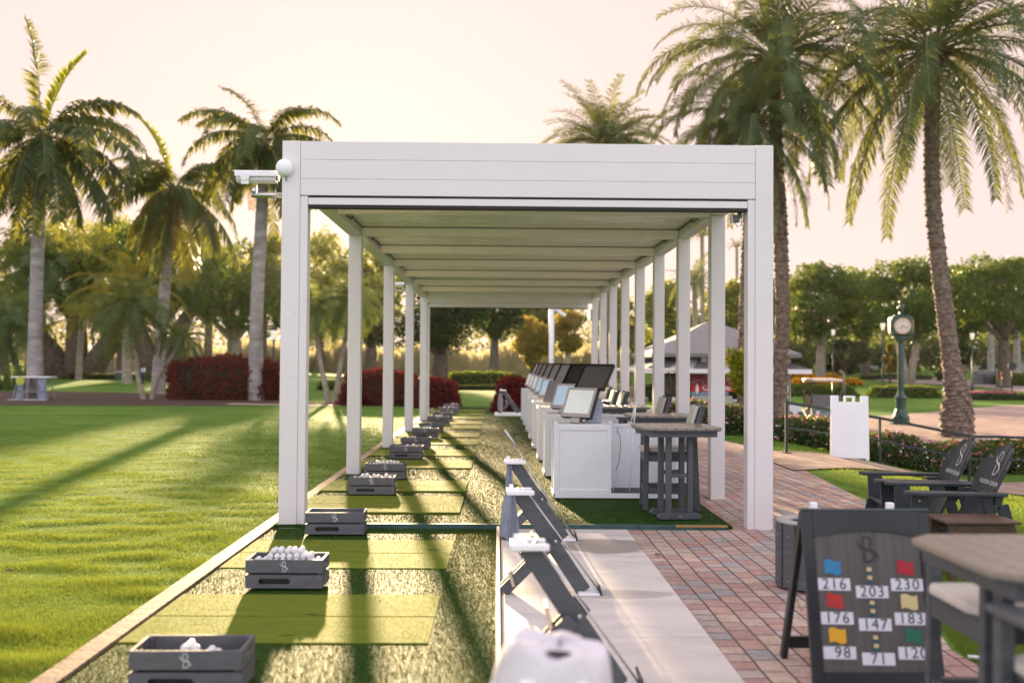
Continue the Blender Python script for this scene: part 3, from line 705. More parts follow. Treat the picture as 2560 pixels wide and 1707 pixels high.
# ================================================================== PERGOLA
PG = thing('pergola', 'long white aluminium pergola with louvered roof over the tee line', 'pergola', (0.275, 9.3, -.05))
def pgl(x): return x - .275
def pgy(y): return y - 9.3
def pgz(z): return z + .05
SP = 2.08; YK = [9.3 + SP * k for k in range(9)]
def PB(mb, name, m=WHITE, bevel=.004): return mb.build(name, m, PG, bevel=bevel)
def pbox(x0, x1, y0, y1, z0, z1): return MB().bx(pgl(x0), pgl(x1), pgy(y0), pgy(y1), pgz(z0), pgz(z1))
# front left post full height, front right post full height
PB(pbox(-2.03, -1.862, 9.30, 9.48, -.05, 3.56), 'post'); PB(pbox(-1.8615, -1.79, 9.312, 9.46, -.05, 3.047), 'screen_track')
PB(pbox(2.412, 2.58, 9.30, 9.48, -.05, 3.56), 'post'); PB(pbox(2.343, 2.4115, 9.312, 9.46, -.05, 3.047), 'screen_track')
for z0, z1 in ((3.3862, 3.558), (3.2062, 3.3845), (3.052, 3.2045)): PB(pbox(-1.859, 2.409, 9.304, 9.47, z0, z1), 'fascia_board', bevel=.002)
PB(pbox(-1.787, 2.34, 9.36, 9.45, 3.032, 3.050), 'dark_gasket', DARKGAP, 0)
PB(pbox(-1.787, 2.34, 9.315, 9.44, 2.965, 3.031), 'screen_bar'); PB(pbox(-1.787, 2.34, 9.325, 9.43, 2.938, 2.964), 'dark_gasket', DARKGAP, 0)
for k in (2, 4, 6): 
    PB(pbox(-2.03, -1.855, YK[k] - .01, YK[k] + .17, -.05, 3.2), 'post')
PB(pbox(-2.03, -1.855, YK[8] - .03, YK[8] + .15, -.05, 3.2), 'post'); PB(pbox(-1.852, -1.79, YK[8] - .0, YK[8] + .14, -.05, 3.0), 'screen_track')
for k in range(1, 9): PB(pbox(2.44, 2.60, YK[k] - .01, YK[k] + .17, -.05, 3.2), 'post')
PB(pbox(-2.03, -1.855, 9.483, 26.1, 3.203, 3.52), 'side_beam'); PB(pbox(2.44, 2.60, 9.483, 26.1, 3.203, 3.52), 'side_beam')
PB(pbox(-1.852, 2.437, YK[8] - .02, YK[8] + .14, 3.05, 3.5), 'end_beam'); PB(pbox(-1.787, 2.34, YK[8], YK[8] + .1, 2.93, 3.045), 'screen_bar'); PB(pbox(-1.787, 2.34, YK[8] + .01, YK[8] + .09, 2.905, 2.928), 'dark_gasket', DARKGAP, 0)
CREAM = mat('white_soffit', (.92, .86, .84), .5, var=.03)
for k in range(0, 8):
    y0 = YK[k] + (0.19 if k == 0 else 0)
    PB(pbox(-1.85, 2.436, y0, y0 + .13, 3.2, 3.335), 'crossbeam', CREAM, .003)
    # ribbed panel between beams: louvre slats
    a = y0 + .135; b_ = YK[k + 1] - .005; mb = MB(); n = 16; w = (b_ - a) / n
    for i in range(n): mb.bx(pgl(-1.84), pgl(2.43), pgy(a + i * w), pgy(a + i * w + w * .86), pgz(3.318 + (.004 if i % 2 else 0)), pgz(3.36))
    mb.bx(pgl(-1.84), pgl(2.43), pgy(a), pgy(b_), pgz(3.345), pgz(3.40))
    PB(mb, 'roof_louver', mat('louver_white', (.90, .86, .88), .22, var=.05, scale=2, stretch=(4, .3, 1)), 0)
    PB(pbox(-1.85, 2.436, y0 - .008, y0 - .002, 3.312, 3.322), 'gasket_line', DARKGAP, 0)
    for sx_ in (-1, 1):
        xx = -1.83 if sx_ < 0 else 2.415
        MB().tube([(pgl(xx), pgy(b_ - .05), pgz(3.30)), (pgl(xx), pgy(a + .9), pgz(3.30)), (pgl(xx), pgy(a + .82), pgz(3.262)), (pgl(xx), pgy(a + .5), pgz(3.262)), (pgl(xx), pgy(a + .45), pgz(3.30)), (pgl(xx), pgy(a + .35), pgz(3.30))], .008, 6).build('louver_rod', DARKGAP, PG)
# small rivets / screw heads on the front posts
mb = MB()
for z in (2.55, 1.95, 1.35, .75): mb.lathe([(.004, 0), (.004, .003)], (pgl(-1.90), pgy(9.3), pgz(z)), 8, Matrix.Rotation(R(90), 3, 'X'))
mb.build('screw_head', mat('screw', (.2, .2, .2), .4, .8), PG)
MB().bx(pgl(2.585), pgl(2.66), pgy(9.33), pgy(9.38), pgz(.03), pgz(.06)).build('foot_bracket', STEEL, PG)

# round dome radio on the front left post
t = thing('dome_antenna', 'round white dome speaker fixed to the front left post top', 'dome', (-2.0, 9.30, 3.30))
MB().lathe([(.075, 0), (.082, .015), (.08, .045), (.066, .07), (.038, .085), (.002, .09)], (0, 0, 0), 28, Matrix.Rotation(R(90), 3, 'X')).build('dome', WPVC, t)
MB().tube([(.012, -.03, -.072), (.014, -.035, -.10), (.018, -.03, -.128)], .0045, 6).build('cable_tail', BLACK, t)
# security camera
def cctv(name, label, loc, rz, sc_=1.0):
    t = thing(name, label, 'camera', loc, rz); t.scale = (sc_,) * 3
    MB().tube([(0, 0, 0), (-.30, 0, 0)], .027, 12).tube([(-.28, 0, .0), (-.28, 0, .085)], .026, 12).build('arm', STEEL, t)
    b = MB(); M = Matrix.Rotation(R(2), 3, 'Y')
    b.prism([(-.052, -.03), (-.035, -.055), (.035, -.055), (.052, -.03), (.052, .03), (-.052, .03)], -.20, .17, Matrix.Rotation(R(90), 3, 'Y') @ Matrix.Rotation(R(90), 3, 'Z'), (-.24, 0, .165)); b.build('housing', mat('camera_body', (.62, .62, .60), .35), t, bevel=.006)
    h = MB(); 
    h.bx(-.47, -.045, -.066, .066, .212, .222); h.bx(-.45, -.045, -.07, -.062, .165, .218); h.bx(-.45, -.045, .062, .07, .165, .218)
    h.build('sun_shield', WPVC, t, bevel=.004)
    MB().lathe([(.043, 0), (.045, .014), (.04, .018)], (-.35, -.07, .165), 20, Matrix.Rotation(R(90), 3, 'X')).bx(-.385, -.315, -.078, -.07, .09, .165).build('pivot_plate', WPVC, t, bevel=.002)
    MB().bx(-.066, -.05, -.04, .04, .13, .195).build('lens', BLACK, t, bevel=.006)
    MB().tube([(-.07, -.01, .12), (-.06, -.02, .075), (-.05, 0, .03), (-.02, 0, .018), (0, 0, .05)], .005, 6).build('cable', BLACK, t)
    MB().lathe([(.026, -.006), (.026, .006)], (-.08, 0, 0), 12, Matrix.Rotation(R(90), 3, 'Y')).bx(-.084, -.076, -.004, .004, -.05, .05).build('strap', STEEL, t)
    return t
cctv('security_camera', 'boxy white security camera on a steel arm at the front left post', (-2.03, 9.39, 3.062), 0)
cctv('security_camera', 'small white camera on the second to last left pergola post', (-2.03, YK[6] + .05, 3.05), 0, .85)
t = thing('flood_light', 'small grey flood light under the top corner of the right front post', 'flood light', (2.33, 9.52, 2.93))
MB().bx(-.03, .0, -.03, .03, -.03, .03).bx(-.09, -.02, -.035, .035, -.07, .0).build('lamp_body', mat('lamp_grey', (.16, .17, .18), .4, .5), t, bevel=.004)
MB().bx(-.10, -.09, -.04, .04, -.075, .01).build('glass', WPVC, t); MB().tube([(-.06, 0, -.07), (-.04, 0, -.11), (0, 0, -.10), (0, 0, -.03)], .004, 6).build('cable', BLACK, t)
t = thing('wall_lamp', 'small white lamp on the last right pergola post', 'lamp', (2.43, 25.9, 2.75))
MB().lathe([(.03, -.12), (.055, -.08), (.055, .08), (.03, .12)], (-.06, 0, 0), 12).build('lamp_shade', mat('lamp_glow', (.8, .75, .65), .4, emit=((1, .9, .7), .8)), t); MB().bx(-.03, .0, -.05, .05, -.15, .15).build('bracket', BLACK, t)
p = at(1379, 765, 38)
t = thing('camera_pole', 'tall white pole with a slanted white camera beyond the pergola end', 'pole', (p.x, 38, -.05))
MB().lathe([(.10, 0), (.10, p.z + .05)], (0, 0, 0), 12).build('pole', WPVC, t); MB().beam((.08, 0, p.z - .02), (.55, 0, p.z - .32), .14, .12).build('camera', WPVC, t, bevel=.02)
# ================================================================== LOGO AND TEXT
def ribbon(mb, pts, w, M, d=0.002):
    """flat stroke in a local XZ-like plane given by M (cols: right, out, up)"""
    n = len(pts); L = []; Rr = []
    if not hasattr(w, '__len__'): w = [w] * n
    for i in range(n):
        a = Vector(pts[max(0, i - 1)]); b = Vector(pts[min(n - 1, i + 1)]); t = (b - a).normalized(); nn = Vector((-t.y, t.x)) * w[i] / 2
        L.append(Vector(pts[i]) + nn); Rr.append(Vector(pts[i]) - nn)
    for i in range(n - 1):
        mb.quad(M @ Vector((L[i].x, d, L[i].y)), M @ Vector((Rr[i].x, d, Rr[i].y)), M @ Vector((Rr[i + 1].x, d, Rr[i + 1].y)), M @ Vector((L[i + 1].x, d, L[i + 1].y)))
def logo(mb, M, s, wd=.075, d=.002):
    """the B-shaped emblem with a swash; height about s, centred on origin"""
    def C(cx, cy, rx, ry, a0, a1, n=14): return [(s * (cx + rx * math.cos(R(a0 + (a1 - a0) * i / n))), s * (cy + ry * math.sin(R(a0 + (a1 - a0) * i / n)))) for i in range(n + 1)]
    ribbon(mb, [(-.13 * s, .02 * s), (-.13 * s, .49 * s), (0, .49 * s)] + C(.0, .29, .19, .20, 90, -60), wd * s, M, d)
    ribbon(mb, [(-.10 * s, -.08 * s), (-.10 * s, -.49 * s), (.04 * s, -.49 * s)] + C(.04, -.22, .24, .27, -90, 78), wd * s, M, d)
    sw = [(-.36, .40), (-.35, .26), (-.27, .12), (-.10, .02), (.10, -.03), (.28, -.12), (.42, -.28), (.46, -.40)]
    P = []
    for i in range(len(sw) - 1):
        p0 = Vector(sw[max(0, i - 1)]); p1 = Vector(sw[i]); p2 = Vector(sw[i + 1]); p3 = Vector(sw[min(len(sw) - 1, i + 2)])
        for k in range(4):
            u = k / 4; P.append(0.5 * ((2 * p1) + (p2 - p0) * u + (2 * p0 - 5 * p1 + 4 * p2 - p3) * u * u + (3 * p1 - p0 - 3 * p2 + p3) * u ** 3) * s)
    P.append(Vector(sw[-1]) * s); n = len(P)
    ribbon(mb, [tuple(p) for p in P], [s * (.012 + wd * 1.1 * math.sin(PI * i / (n - 1))) for i in range(n)], M, d + .0006)
def text_obj(name, s, size, m, parent, M4, depth=.0012, space=1.0, bold=0.0):
    cu = bpy.data.curves.new(name, 'FONT'); cu.body = s; cu.size = size; cu.align_x = 'CENTER'; cu.align_y = 'CENTER'; cu.extrude = depth; cu.space_character = space; cu.offset = bold
    tmp = bpy.data.objects.new('tmp', cu); COL.objects.link(tmp); dg = bpy.context.evaluated_depsgraph_get()
    me = bpy.data.meshes.new_from_object(tmp.evaluated_get(dg)); bpy.data.objects.remove(tmp)
    me.materials.clear(); me.materials.append(m); me.transform(M4)
    return link(name, me, parent)
def plane_m4(right, up, org):
    right = Vector(right).normalized(); up = Vector(up).normalized(); out = right.cross(up)
    return Matrix(((right.x, up.x, out.x, org[0]), (right.y, up.y, out.y, org[1]), (right.z, up.z, out.z, org[2]), (0, 0, 0, 1)))

# ================================================================== BALL CRATES
def ring_plate(mb, x0, x1, z0, z1, y0, y1, hx0, hx1, hz0, hz1, axis='x'):
    N = 28; inner = []; outer = []; cx, cz = (hx0 + hx1) / 2, (hz0 + hz1) / 2; r = (hz1 - hz0) / 2; hw = (hx1 - hx0) / 2 - r
    for i in range(N):
        a = 2 * PI * i / N + .001; c, s_ = math.cos(a), math.sin(a)
        inner.append((cx + (hw if c > 0 else -hw) + r * c, cz + r * s_))
    for i in range(N):
        ix, iz = inner[i]; a = 2 * PI * i / N + .001; c, s_ = math.cos(a), math.sin(a)
        t = min((x1 - cx) / c if c > 1e-6 else 1e9, (x0 - cx) / c if c < -1e-6 else 1e9, (z1 - cz) / s_ if s_ > 1e-6 else 1e9, (z0 - cz) / s_ if s_ < -1e-6 else 1e9)
        ox, oz = cx + c * t, cz + s_ * t
        outer.append([ox, oz])
    # snap nearest to corners
    for (qx, qz) in ((x0, z0), (x1, z0), (x1, z1), (x0, z1)):
        j = min(range(N), key=lambda k: (outer[k][0] - qx) ** 2 + (outer[k][1] - qz) ** 2); outer[j] = [qx, qz]
    o = len(mb.v)
    for y in (y0, y1):
        for ring in (outer, inner):
            for (a, b) in ring: mb.v.append(Vector((a, y, b)) if axis == 'x' else Vector((y, a, b)))
    for i in range(N):
        j = (i + 1) % N
        mb.face((o + i, o + j, o + N + j, o + N + i)); mb.face((o + 2 * N + i, o + 3 * N + i, o + 3 * N + j, o + 2 * N + j))
        mb.face((o + i, o + 2 * N + i, o + 2 * N + j, o + j)); mb.face((o + N + i, o + N + j, o + 3 * N + j, o + 3 * N + i))
CW, CD, CHh = .515, .275, .19
crate = thing('ball_crate', 'x', 'crate', (0, 0, 0))
W2 = CW / 2
MB().bx(-W2, W2, 0, .014, .102, CHh).build('upper_slat', CRATE, crate, bevel=.002)
m_ = MB(); ring_plate(m_, -W2 * .66 - .02, W2 * .16 + .02, 0, .088, 0, .014, -W2 * .66, W2 * .16, .026, .064); m_.bx(-W2, -W2 * .66 - .02, 0, .014, 0, .088).bx(W2 * .16 + .02, W2, 0, .014, 0, .088); m_.build('lower_slat', CRATE, crate)
MB().bx(-W2, W2, CD - .014, CD, .102, CHh).bx(-W2, W2, CD - .014, CD, 0, .088).build('back_slats', CRATE, crate, bevel=.002)
for s_ in (-1, 1):
    m_ = MB(); xa, xb = (W2 - .014, W2 - .0005) if s_ > 0 else (-W2 + .0005, -W2 + .014)
    ring_plate(m_, .0145, CD - .0145, .098, CHh - .001, xa, xb, CD * .32, CD * .68, .135, .165, 'y'); m_.bx(xa, xb, .0145, CD - .0145, .001, .088)
    m_.bx(*((W2 - .034, W2 - .0145) if s_ > 0 else (-W2 + .0145, -W2 + .034)), .0145, .034, .004, CHh - .004); m_.bx(*((W2 - .034, W2 - .0145) if s_ > 0 else (-W2 + .0145, -W2 + .034)), CD - .034, CD - .0145, .004, CHh - .004)
    m_.build('end_panel', CRATE, crate)
MB().bx(-W2 + .036, W2 - .036, .036, CD - .036, .004, .10).build('ball_tray', BLACK, crate)
m_ = MB(); logo(m_, Matrix.Translation((0, 0, .146)) @ Matrix.Diagonal((1, -1, 1, 1)), .066, .065, .0015); m_.build('emblem', LOGO, crate)
CY = [4.62, 6.73, 8.83, 11.3, 12.8, 15.5, 17.3, 19.7, 21.5, 24.0, 26.0, 28.7, 31.0]
CN = [9, 34, 0, 24, 24, 22, 14, 20, 7, 22, 6, 20, 20]
CL = ['big blurred slate crate nearest the camera, a few balls in its right half', 'slate crate in front of the pergola, heaped with golf balls to a peak', 'empty looking slate crate right beside the front left pergola post',
      'first crate on the raised platform, balls piled above its rim', 'crate just behind the first platform crate, full of balls', 'crate brim full of balls beside the third left pergola post', 'crate between two fuller crates, sixth or so back, low balls inside',
      'crate showing a thick row of balls on its top, beside the fourth left post', 'crate with few balls, ninth along the tee line', 'well filled crate near the last left pergola post', 'dark crate with few balls, third from the far end of the row', 'far crate with white balls along its rim, last but one', 'farthest crate of the row, white balls heaped along it']
bm_ = MB(); bm_.sphere((0, 0, 0), .0215, 14, 9); ballme = bm_.mesh('golf_ball', BALL)
bm_ = MB(); bm_.sphere((0, 0, 0), .0215, 8, 6); ballme2 = bm_.mesh('golf_ball', BALL)
rb = random.Random(5)
for i, y in enumerate(CY):
    z = -.022 if y < 9.3 else .004
    x = -1.43 + rb.uniform(-.012, .012); rz = R(rb.uniform(-2, 2)) if i != 1 else R(-.5)
    if i == 0: crate.location = (x, y, z); c = crate; c['label'] = CL[0]; c['group'] = 'slate ball crates along the tee line'; c.rotation_euler.z = rz
    else: c = dup(crate, (x, y, z), rz, CL[i])
    n = CN[i]; pts = []
    for L_ in range(3):
        xr, yr = .205 - .055 * L_, .082 - .024 * L_
        ny = max(1, int(yr * 2 / .042) + 1); nx_ = max(1, int(xr * 2 / .045) + 1)
        for a in range(nx_):
            for b_ in range(ny):
                pts.append((L_, (a - (nx_ - 1) / 2) * .045 + rb.uniform(-.004, .004) + (.02 if L_ % 2 else 0), CD / 2 + (b_ - (ny - 1) / 2) * .043 + rb.uniform(-.004, .004), .122 + (.042 if n >= 14 else .018) + L_ * .033 + rb.uniform(-.003, .003)))
    if i == 0: pts = [p for p in pts if p[0] == 0 and p[1] > .03] + [p for p in pts if p[0] == 1 and -.06 < p[1] < .04]; 
    base = [p for p in pts if p[0] == 0]; up_ = [p for p in pts if p[0] > 0]
    if i == 0: sel = base[:7] + up_[:4]
    elif i == 1: sel = [p for p in base if p[2] < CD / 2 + .03] + up_
    elif n >= 20: sel = base + rb.sample([p for p in up_ if p[0] == 1], min(10, n - 12))
    else: sel = rb.sample(base, min(len(base), n))
    if i > 1 and n >= 20: sel = [p for p in base if p[2] < CD / 2 + (.05 if i < 5 else .02)] + rb.sample([p for p in up_ if p[0] == 1], 9 if i < 5 else 5)
    if i >= 5: sel = [p for p in sel if rb.random() < .8]
    for k, p in enumerate(sel):
        o = link('golf_ball', ballme if i < 5 else ballme2); cz, sz = math.cos(rz), math.sin(rz)
        o.location = (x + p[1] * cz - p[2] * sz, y + p[1] * sz + p[2] * cz, z + p[3]); o.rotation_euler = (k, k * 2, 0)
        tag(o, f'white golf ball in the crate that is {ordl(i)} from the camera', 'golf ball', f'golf balls in crate {i + 1} from the camera')
# a couple of loose balls / tees
for (px_, py_, lab) in ((1118, 1119, 'lone white golf ball on the platform turf right of the crates'), (1035, 1181, None)):
    p = ground(px_, py_); o = link('golf_ball', ballme); k = 1.48 / 1.53; o.location = (p.x * .98, p.y * .968, .0215)
    tag(o, lab or 'lone white golf ball at the right corner of the first platform crate', 'golf ball')

# ================================================================== BAG STANDS
def bag_stand(y, lab, first=None):
    t = thing('bag_stand', lab, 'bag stand', (.36, y, -.036), group='charcoal bag stands along the concrete path')
    a = Vector((.225, 0, .012)); b = Vector((-.215, 0, .665))
    MB().beam(a, b, .048, .098, up=(1, 0, .6)).build('plank', CHAR, t, bevel=.004)
    for s_ in (-1, 1): MB().beam((.0, s_ * .052, .335), (-.315, s_ * .052, .015), .045, .075, up=(1, 0, -.9)).build('support_leg', CHAR, t, bevel=.004)
    MB().prism([(-.07, -.05), (.02, -.085), (.08, 0), (.02, .07), (-.06, .06)], -.079, -.0755, Matrix.Rotation(R(90), 3, 'X') @ Matrix.Diagonal((1, 1, 1)), (.015, 0, .345)).build('joint_plate', CHAR, t)
    MB().lathe([(.011, 0), (.009, .006), (.002, .008)], (.03, -.081, .355), 12, Matrix.Rotation(R(90), 3, 'X')).build('bolt', STEEL, t)
    for c, ang in (((-.115, 0, .345), -12), ((-.262, 0, .105), -18)):
        MB().box(c, (.020, .17, .105), Matrix.Rotation(R(ang), 3, 'Y')).build('cross_block', WOODL, t, bevel=.003)
    MB().bx(.185, .325, -.095, .095, .0, .014).build('foot_plate', WPVC, t, bevel=.002)
    MB().box((.328, 0, .035), (.012, .19, .075), Matrix.Rotation(R(-14), 3, 'Y')).build('foot_fin', CHAR2, t, bevel=.002)
    w = MB(); w.box((-.255, 0, .672), (.085, .175, .03)).box((-.17, -.066, .672), (.115, .042, .03)).box((-.175, .066, .675), (.10, .042, .03)); w.box((-.265, -.05, .695), (.04, .012, .022)); w.box((-.265, .06, .70), (.03, .012, .03))
    w.build('bag_cradle', WPVC, t, bevel=.009, seg=2)
    MB().tube([(-.145, -.03, .655), (.325, -.05, .02)], .0055, 6).build('steel_rod', STEEL, t)
    return t
SY = [2.75, 4.75, 6.70, 8.72]
SL = ['bag stand closest to the camera, draped in a blurred white cloth', 'charcoal bag stand second from the camera, bare white cradle', 'charcoal bag stand with a blue-grey towel, third from the camera', 'farthest of the bag stands on the concrete, by the platform edge, with a club leaning']
for y, l in zip(SY, SL): bag_stand(y, l)
t = bag_stand(29.0, 'lone bag stand far away at the end of the platform beside the copper hedge'); t.location.z = .02
tag(MB().bx(-.45, .75, -.9, .6, 0, .04).build('stand_pad', WPVC, None, loc=(.36, 29.1, -.012)), 'white pad under the lone far bag stand', 'pad')
# golf club and sticks
def rod(name, a, b, r, m, lab, cat, head=False):
    a = Vector(a); b = Vector(b); t = thing(name, lab, cat, a)
    MB().tube([(0, 0, 0), b - a], r, 8).build('shaft', m, t)
    d = (b - a)
    MB().tube([d * .82, d], r * 2.2, 8).build('grip', BLACK if head else m, t)
    MB().tube([d * .72, d * .725], r * 1.6, 8).tube([d * .78, d * .785], r * 1.6, 8).build('band', BLACK, t)
    return t
p = at(1262, 1074, 8.7); rod('golf_club', (.66, 8.66, .0), (p.x, 8.74, p.z), .0055, STEEL, 'steel golf club shaft leaning out of the fourth bag stand', 'golf club')
# towels
def towel(loc, w, h, lab, m, seed, drape=.05, th=.012):
    g = random.Random(seed); nx_, nz_ = 14, 20; V = []; Fc = []
    for side in (0, 1):
        for j in range(nz_ + 1):
            for i in range(nx_ + 1):
                u = i / nx_; v = j / nz_; a = math.sin(u * 9 + v * 1.5 + seed) * drape * (.3 + .7 * v) + math.sin(u * 17 + seed) * drape * .3
                V.append((w * (u - .5) * (1 - .45 * (1 - v) ** 2), a + side * th, -h * v + .03 * math.sin(u * 5 + seed) * v))
    n = (nx_ + 1) * (nz_ + 1)
    for s_ in (0, 1):
        for j in range(nz_):
            for i in range(nx_): a = s_ * n + j * (nx_ + 1) + i; Fc.append((a, a + 1, a + nx_ + 2, a + nx_ + 1))
    me = bpy.data.meshes.new('towel'); me.from_pydata(V, [], Fc); me.materials.append(m)
    for p_ in me.polygons: p_.use_smooth = True
    o = link('towel', me); o.location = loc; tag(o, lab, 'towel'); return o
o = towel((.085, 6.62, .62), .12, .30, 'blue-grey towel hanging from the third bag stand', TOWEL, 1.0, .022); o.rotation_euler.z = R(12)
o = towel((.105, 8.68, .62), .07, .42, 'blue-grey towel hanging from the bag stand by the platform edge', TOWEL, 2.2, .02); o.rotation_euler.z = R(8)
o = towel((.08, 28.95, .62), .16, .50, 'blue-grey towel on the lone far bag stand', TOWEL, 3.1, .03)
# white cloth over nearest stand
g = np.random.default_rng(4); V = []; Fc = []; N1, N2 = 30, 16
for j in range(N2 + 1):
    for i in range(N1):
        a = 2 * PI * i / N1; v = j / N2; r = .125 * min(1, v * 7) + .02 * (v ** .35) + .085 * v + .004; fold = 1 + .07 * v * math.sin(a * 7 + 2 * v) + .05 * math.sin(a * 13)
        V.append((math.cos(a) * r * fold * .82, math.sin(a) * r * fold * .7, .03 * math.cos(a * 2 + .6) * v * (1 - v) * 2 - .36 * v ** 2.2 + .045 + .012 * math.sin(a * 5 + v * 9)))
for j in range(N2):
    for i in range(N1): i2 = (i + 1) % N1; Fc.append((j * N1 + i, j * N1 + i2, (j + 1) * N1 + i2, (j + 1) * N1 + i))
Fc.append(tuple(range(N1)))
me = bpy.data.meshes.new('cloth'); me.from_pydata(V, [], Fc); me.materials.append(TOWELW)
for p_ in me.polygons: p_.use_smooth = True
o = link('white_cloth', me); o.location = (.17, 2.78, .685); o.rotation_euler = (R(4), R(8), 0); MB().sphere((0, 0, 0), 1, 14, 8, (.052, .012, .010)).build('dark_opening', BLACK, o, loc=(.01, -.085, .038)); tag(o, 'blurred white cloth draped over the bag stand closest to the camera', 'cloth')

# ================================================================== CONSOLES
def console():
    t = thing('launch_console', 'x', 'console', (0, 0, 0)); B = lambda m, n, mt=WPVC, bv=.003: m.build(n, mt, t, bevel=bv)
    B(MB().bx(.012, .628, .012, .488, .0, .80), 'cabinet', WPVC, 0)
    B(MB().bx(0, .06, 0, .012, .055, .80).bx(.59, .64, 0, .012, .055, .80).bx(.06, .59, 0, .012, .75, .80).bx(.06, .59, 0, .012, .055, .095), 'door_frame')
    B(MB().bx(-.006, 1.40, -.006, .012, 0, .054).bx(-.006, .012, -.006, .49, 0, .054), 'kick_board')
    B(MB().bx(-.003, .645, .013, .50, .80, .818).bx(-.003, .035, -.003, .035, .80, .845).bx(.605, .645, -.003, .035, .818, .85), 'top_board')
    each(t, 'side_frame', WPVC, .003, [(0, .012, .013, .06, .055, .80), (0, .012, .44, .488, .055, .80)])
    B(MB().bx(.63, 1.38, .013, .49, 0, .045), 'bag_tray')
    B(MB().bx(.65, 1.36, .03, .47, .045, .060), 'drain_grille', mat('grille', (.06, .06, .062), .6, var=.3, scale=60))
    B(MB().bx(.64, 1.39, .46, .485, .045, .80).bx(.64, 1.39, .445, .4595, .76, .80), 'back_panel')
    B(MB().bx(1.372, 1.396, .013, .46, .045, .80), 'side_panel')
    m = MB()
    for x in (.75, .98, 1.2): m.tube([(x, .44, .68), (x, .44, .71), (x + .012, .43, .73)], .004, 6)
    B(m, 'hook', STEEL, 0)
    B(MB().tube([(.70, .02, .79), (.735, -.01, .68), (.74, -.02, .55), (.725, -.02, .42), (.69, -.015, .31)], .0035, 6), 'hanging_cable', BLACK, 0)
    # monitor
    A = R(42); tl = R(25); u = Vector((math.cos(A), -math.sin(A), 0)); nb = Vector((math.sin(A), math.cos(A), 0)); v = (Vector((0, 0, 1)) * math.cos(tl) + nb * math.sin(tl)).normalized(); n_ = u.cross(v) * -1
    M = Matrix((u, -n_, v)).transposed()   # cols: right, back, up
    if (M @ Vector((0, 1, 0))).y < 0: M = Matrix((u, n_, v)).transposed()
    org = Vector((.235, .12, .895))
    def MBM(x0, x1, y0, y1, z0, z1): m = MB(); c = M @ Vector(((x0 + x1) / 2, (y0 + y1) / 2, (z0 + z1) / 2)); m.box(org + c, (x1 - x0, y1 - y0, z1 - z0), M); return m
    mon = MBM(-.205, .205, .006, .07, 0, .36).build('monitor_case', BLACK, t, bevel=.004)
    fr = MBM(-.205, .205, 0, .0055, 0, .045)
    for q in ((-.205, .205, .33, .36), (-.205, -.175, .045, .33), (.175, .205, .045, .33)):
        m = MBM(q[0], q[1], 0, .0055, q[2], q[3]); o_ = len(fr.v); fr.v += m.v
        for f in m.f: fr.f.append(tuple(i + o_ for i in f)); fr.m.append(0); fr.sm.append(False)
    fr.build('bezel', BEZEL, mon); MBM(-.175, .175, .0015, .0055, .045, .33).build('screen', SCREEN, mon)
    MBM(-.06, .06, .02, .06, -.06, 0).build('monitor_mount', mat('zinc', (.45, .43, .40), .45, .4), t)
    mm = MB(); c = org + M @ Vector((.0, .03, -.03)); mm.tube([(c.x + .07, c.y, .818), (c.x + .07, c.y, .88)], .012, 8).lathe([(.035, 0), (.02, .02), (.012, .05)], (c.x + .07, c.y, .818), 12).tube([(c.x - .04, c.y, .818), (c.x - .04, c.y, .85)], .005, 6); mm.build('mount_foot', STEEL, t)
    MB().tube([tuple(org + M @ Vector((.09, .03, 0))), tuple(org + M @ Vector((.10, .0, -.06))), tuple(org + M @ Vector((.15, .02, -.055))), tuple(org + M @ Vector((.16, .05, .01)))], .007, 6).build('monitor_cable', BLACK, t)
    # lid
    tl2 = R(36); v2 = (Vector((0, 0, 1)) * math.cos(tl2) + nb * math.sin(tl2)).normalized(); n2 = u.cross(v2); 
    if n2.y < 0: n2 = -n2
    M2 = Matrix((u, n2, v2)).transposed(); o2 = org + M @ Vector((.03, .075, .372))
    def L2(x0, x1, y0, y1, z0, z1): m = MB(); c = M2 @ Vector(((x0 + x1) / 2, (y0 + y1) / 2, (z0 + z1) / 2)); m.box(o2 + c, (x1 - x0, y1 - y0, z1 - z0), M2); return m
    lid = L2(-.205, .205, .012, .024, 0, .345).build('lid', LID, t, bevel=.003)
    rim = L2(-.212, -.200, -.012, .026, -.004, .35)
    for q in ((.200, .212, -.012, .026, -.004, .35), (-.200, .200, -.012, .026, .338, .35), (-.200, .200, -.012, .026, -.004, .008)):
        m = L2(*q); o_ = len(rim.v); rim.v += m.v
        for f in m.f: rim.f.append(tuple(i + o_ for i in f)); rim.m.append(0); rim.sm.append(False)
    rim.build('lid_rim', BLACK, lid)
    B(MB().bx(.40, .56, .22, .36, .82, 1.10), 'control_box', mat('blue_grey_box', (.36, .42, .52), .5, var=.05), .004)
    return t
con = console(); CLAB = ['console nearest the camera, pale screen under a raised graphite lid', 'second console from the camera, blue screen and near-black lid', 'third console, its screen hood shut to a plain grey box under a silver lid', 'fourth console from the camera, pale blue screen and mauve lid', 'fifth console along, lid seen edge-on, pale blue screen', 'sixth console in the row, pale screen', 'seventh console in the row, small and blurred', 'eighth console, almost the farthest, by the copper hedge']
con.location = (.63, 11.1, 0); con['label'] = CLAB[0]; con['group'] = 'white consoles along the tee line'
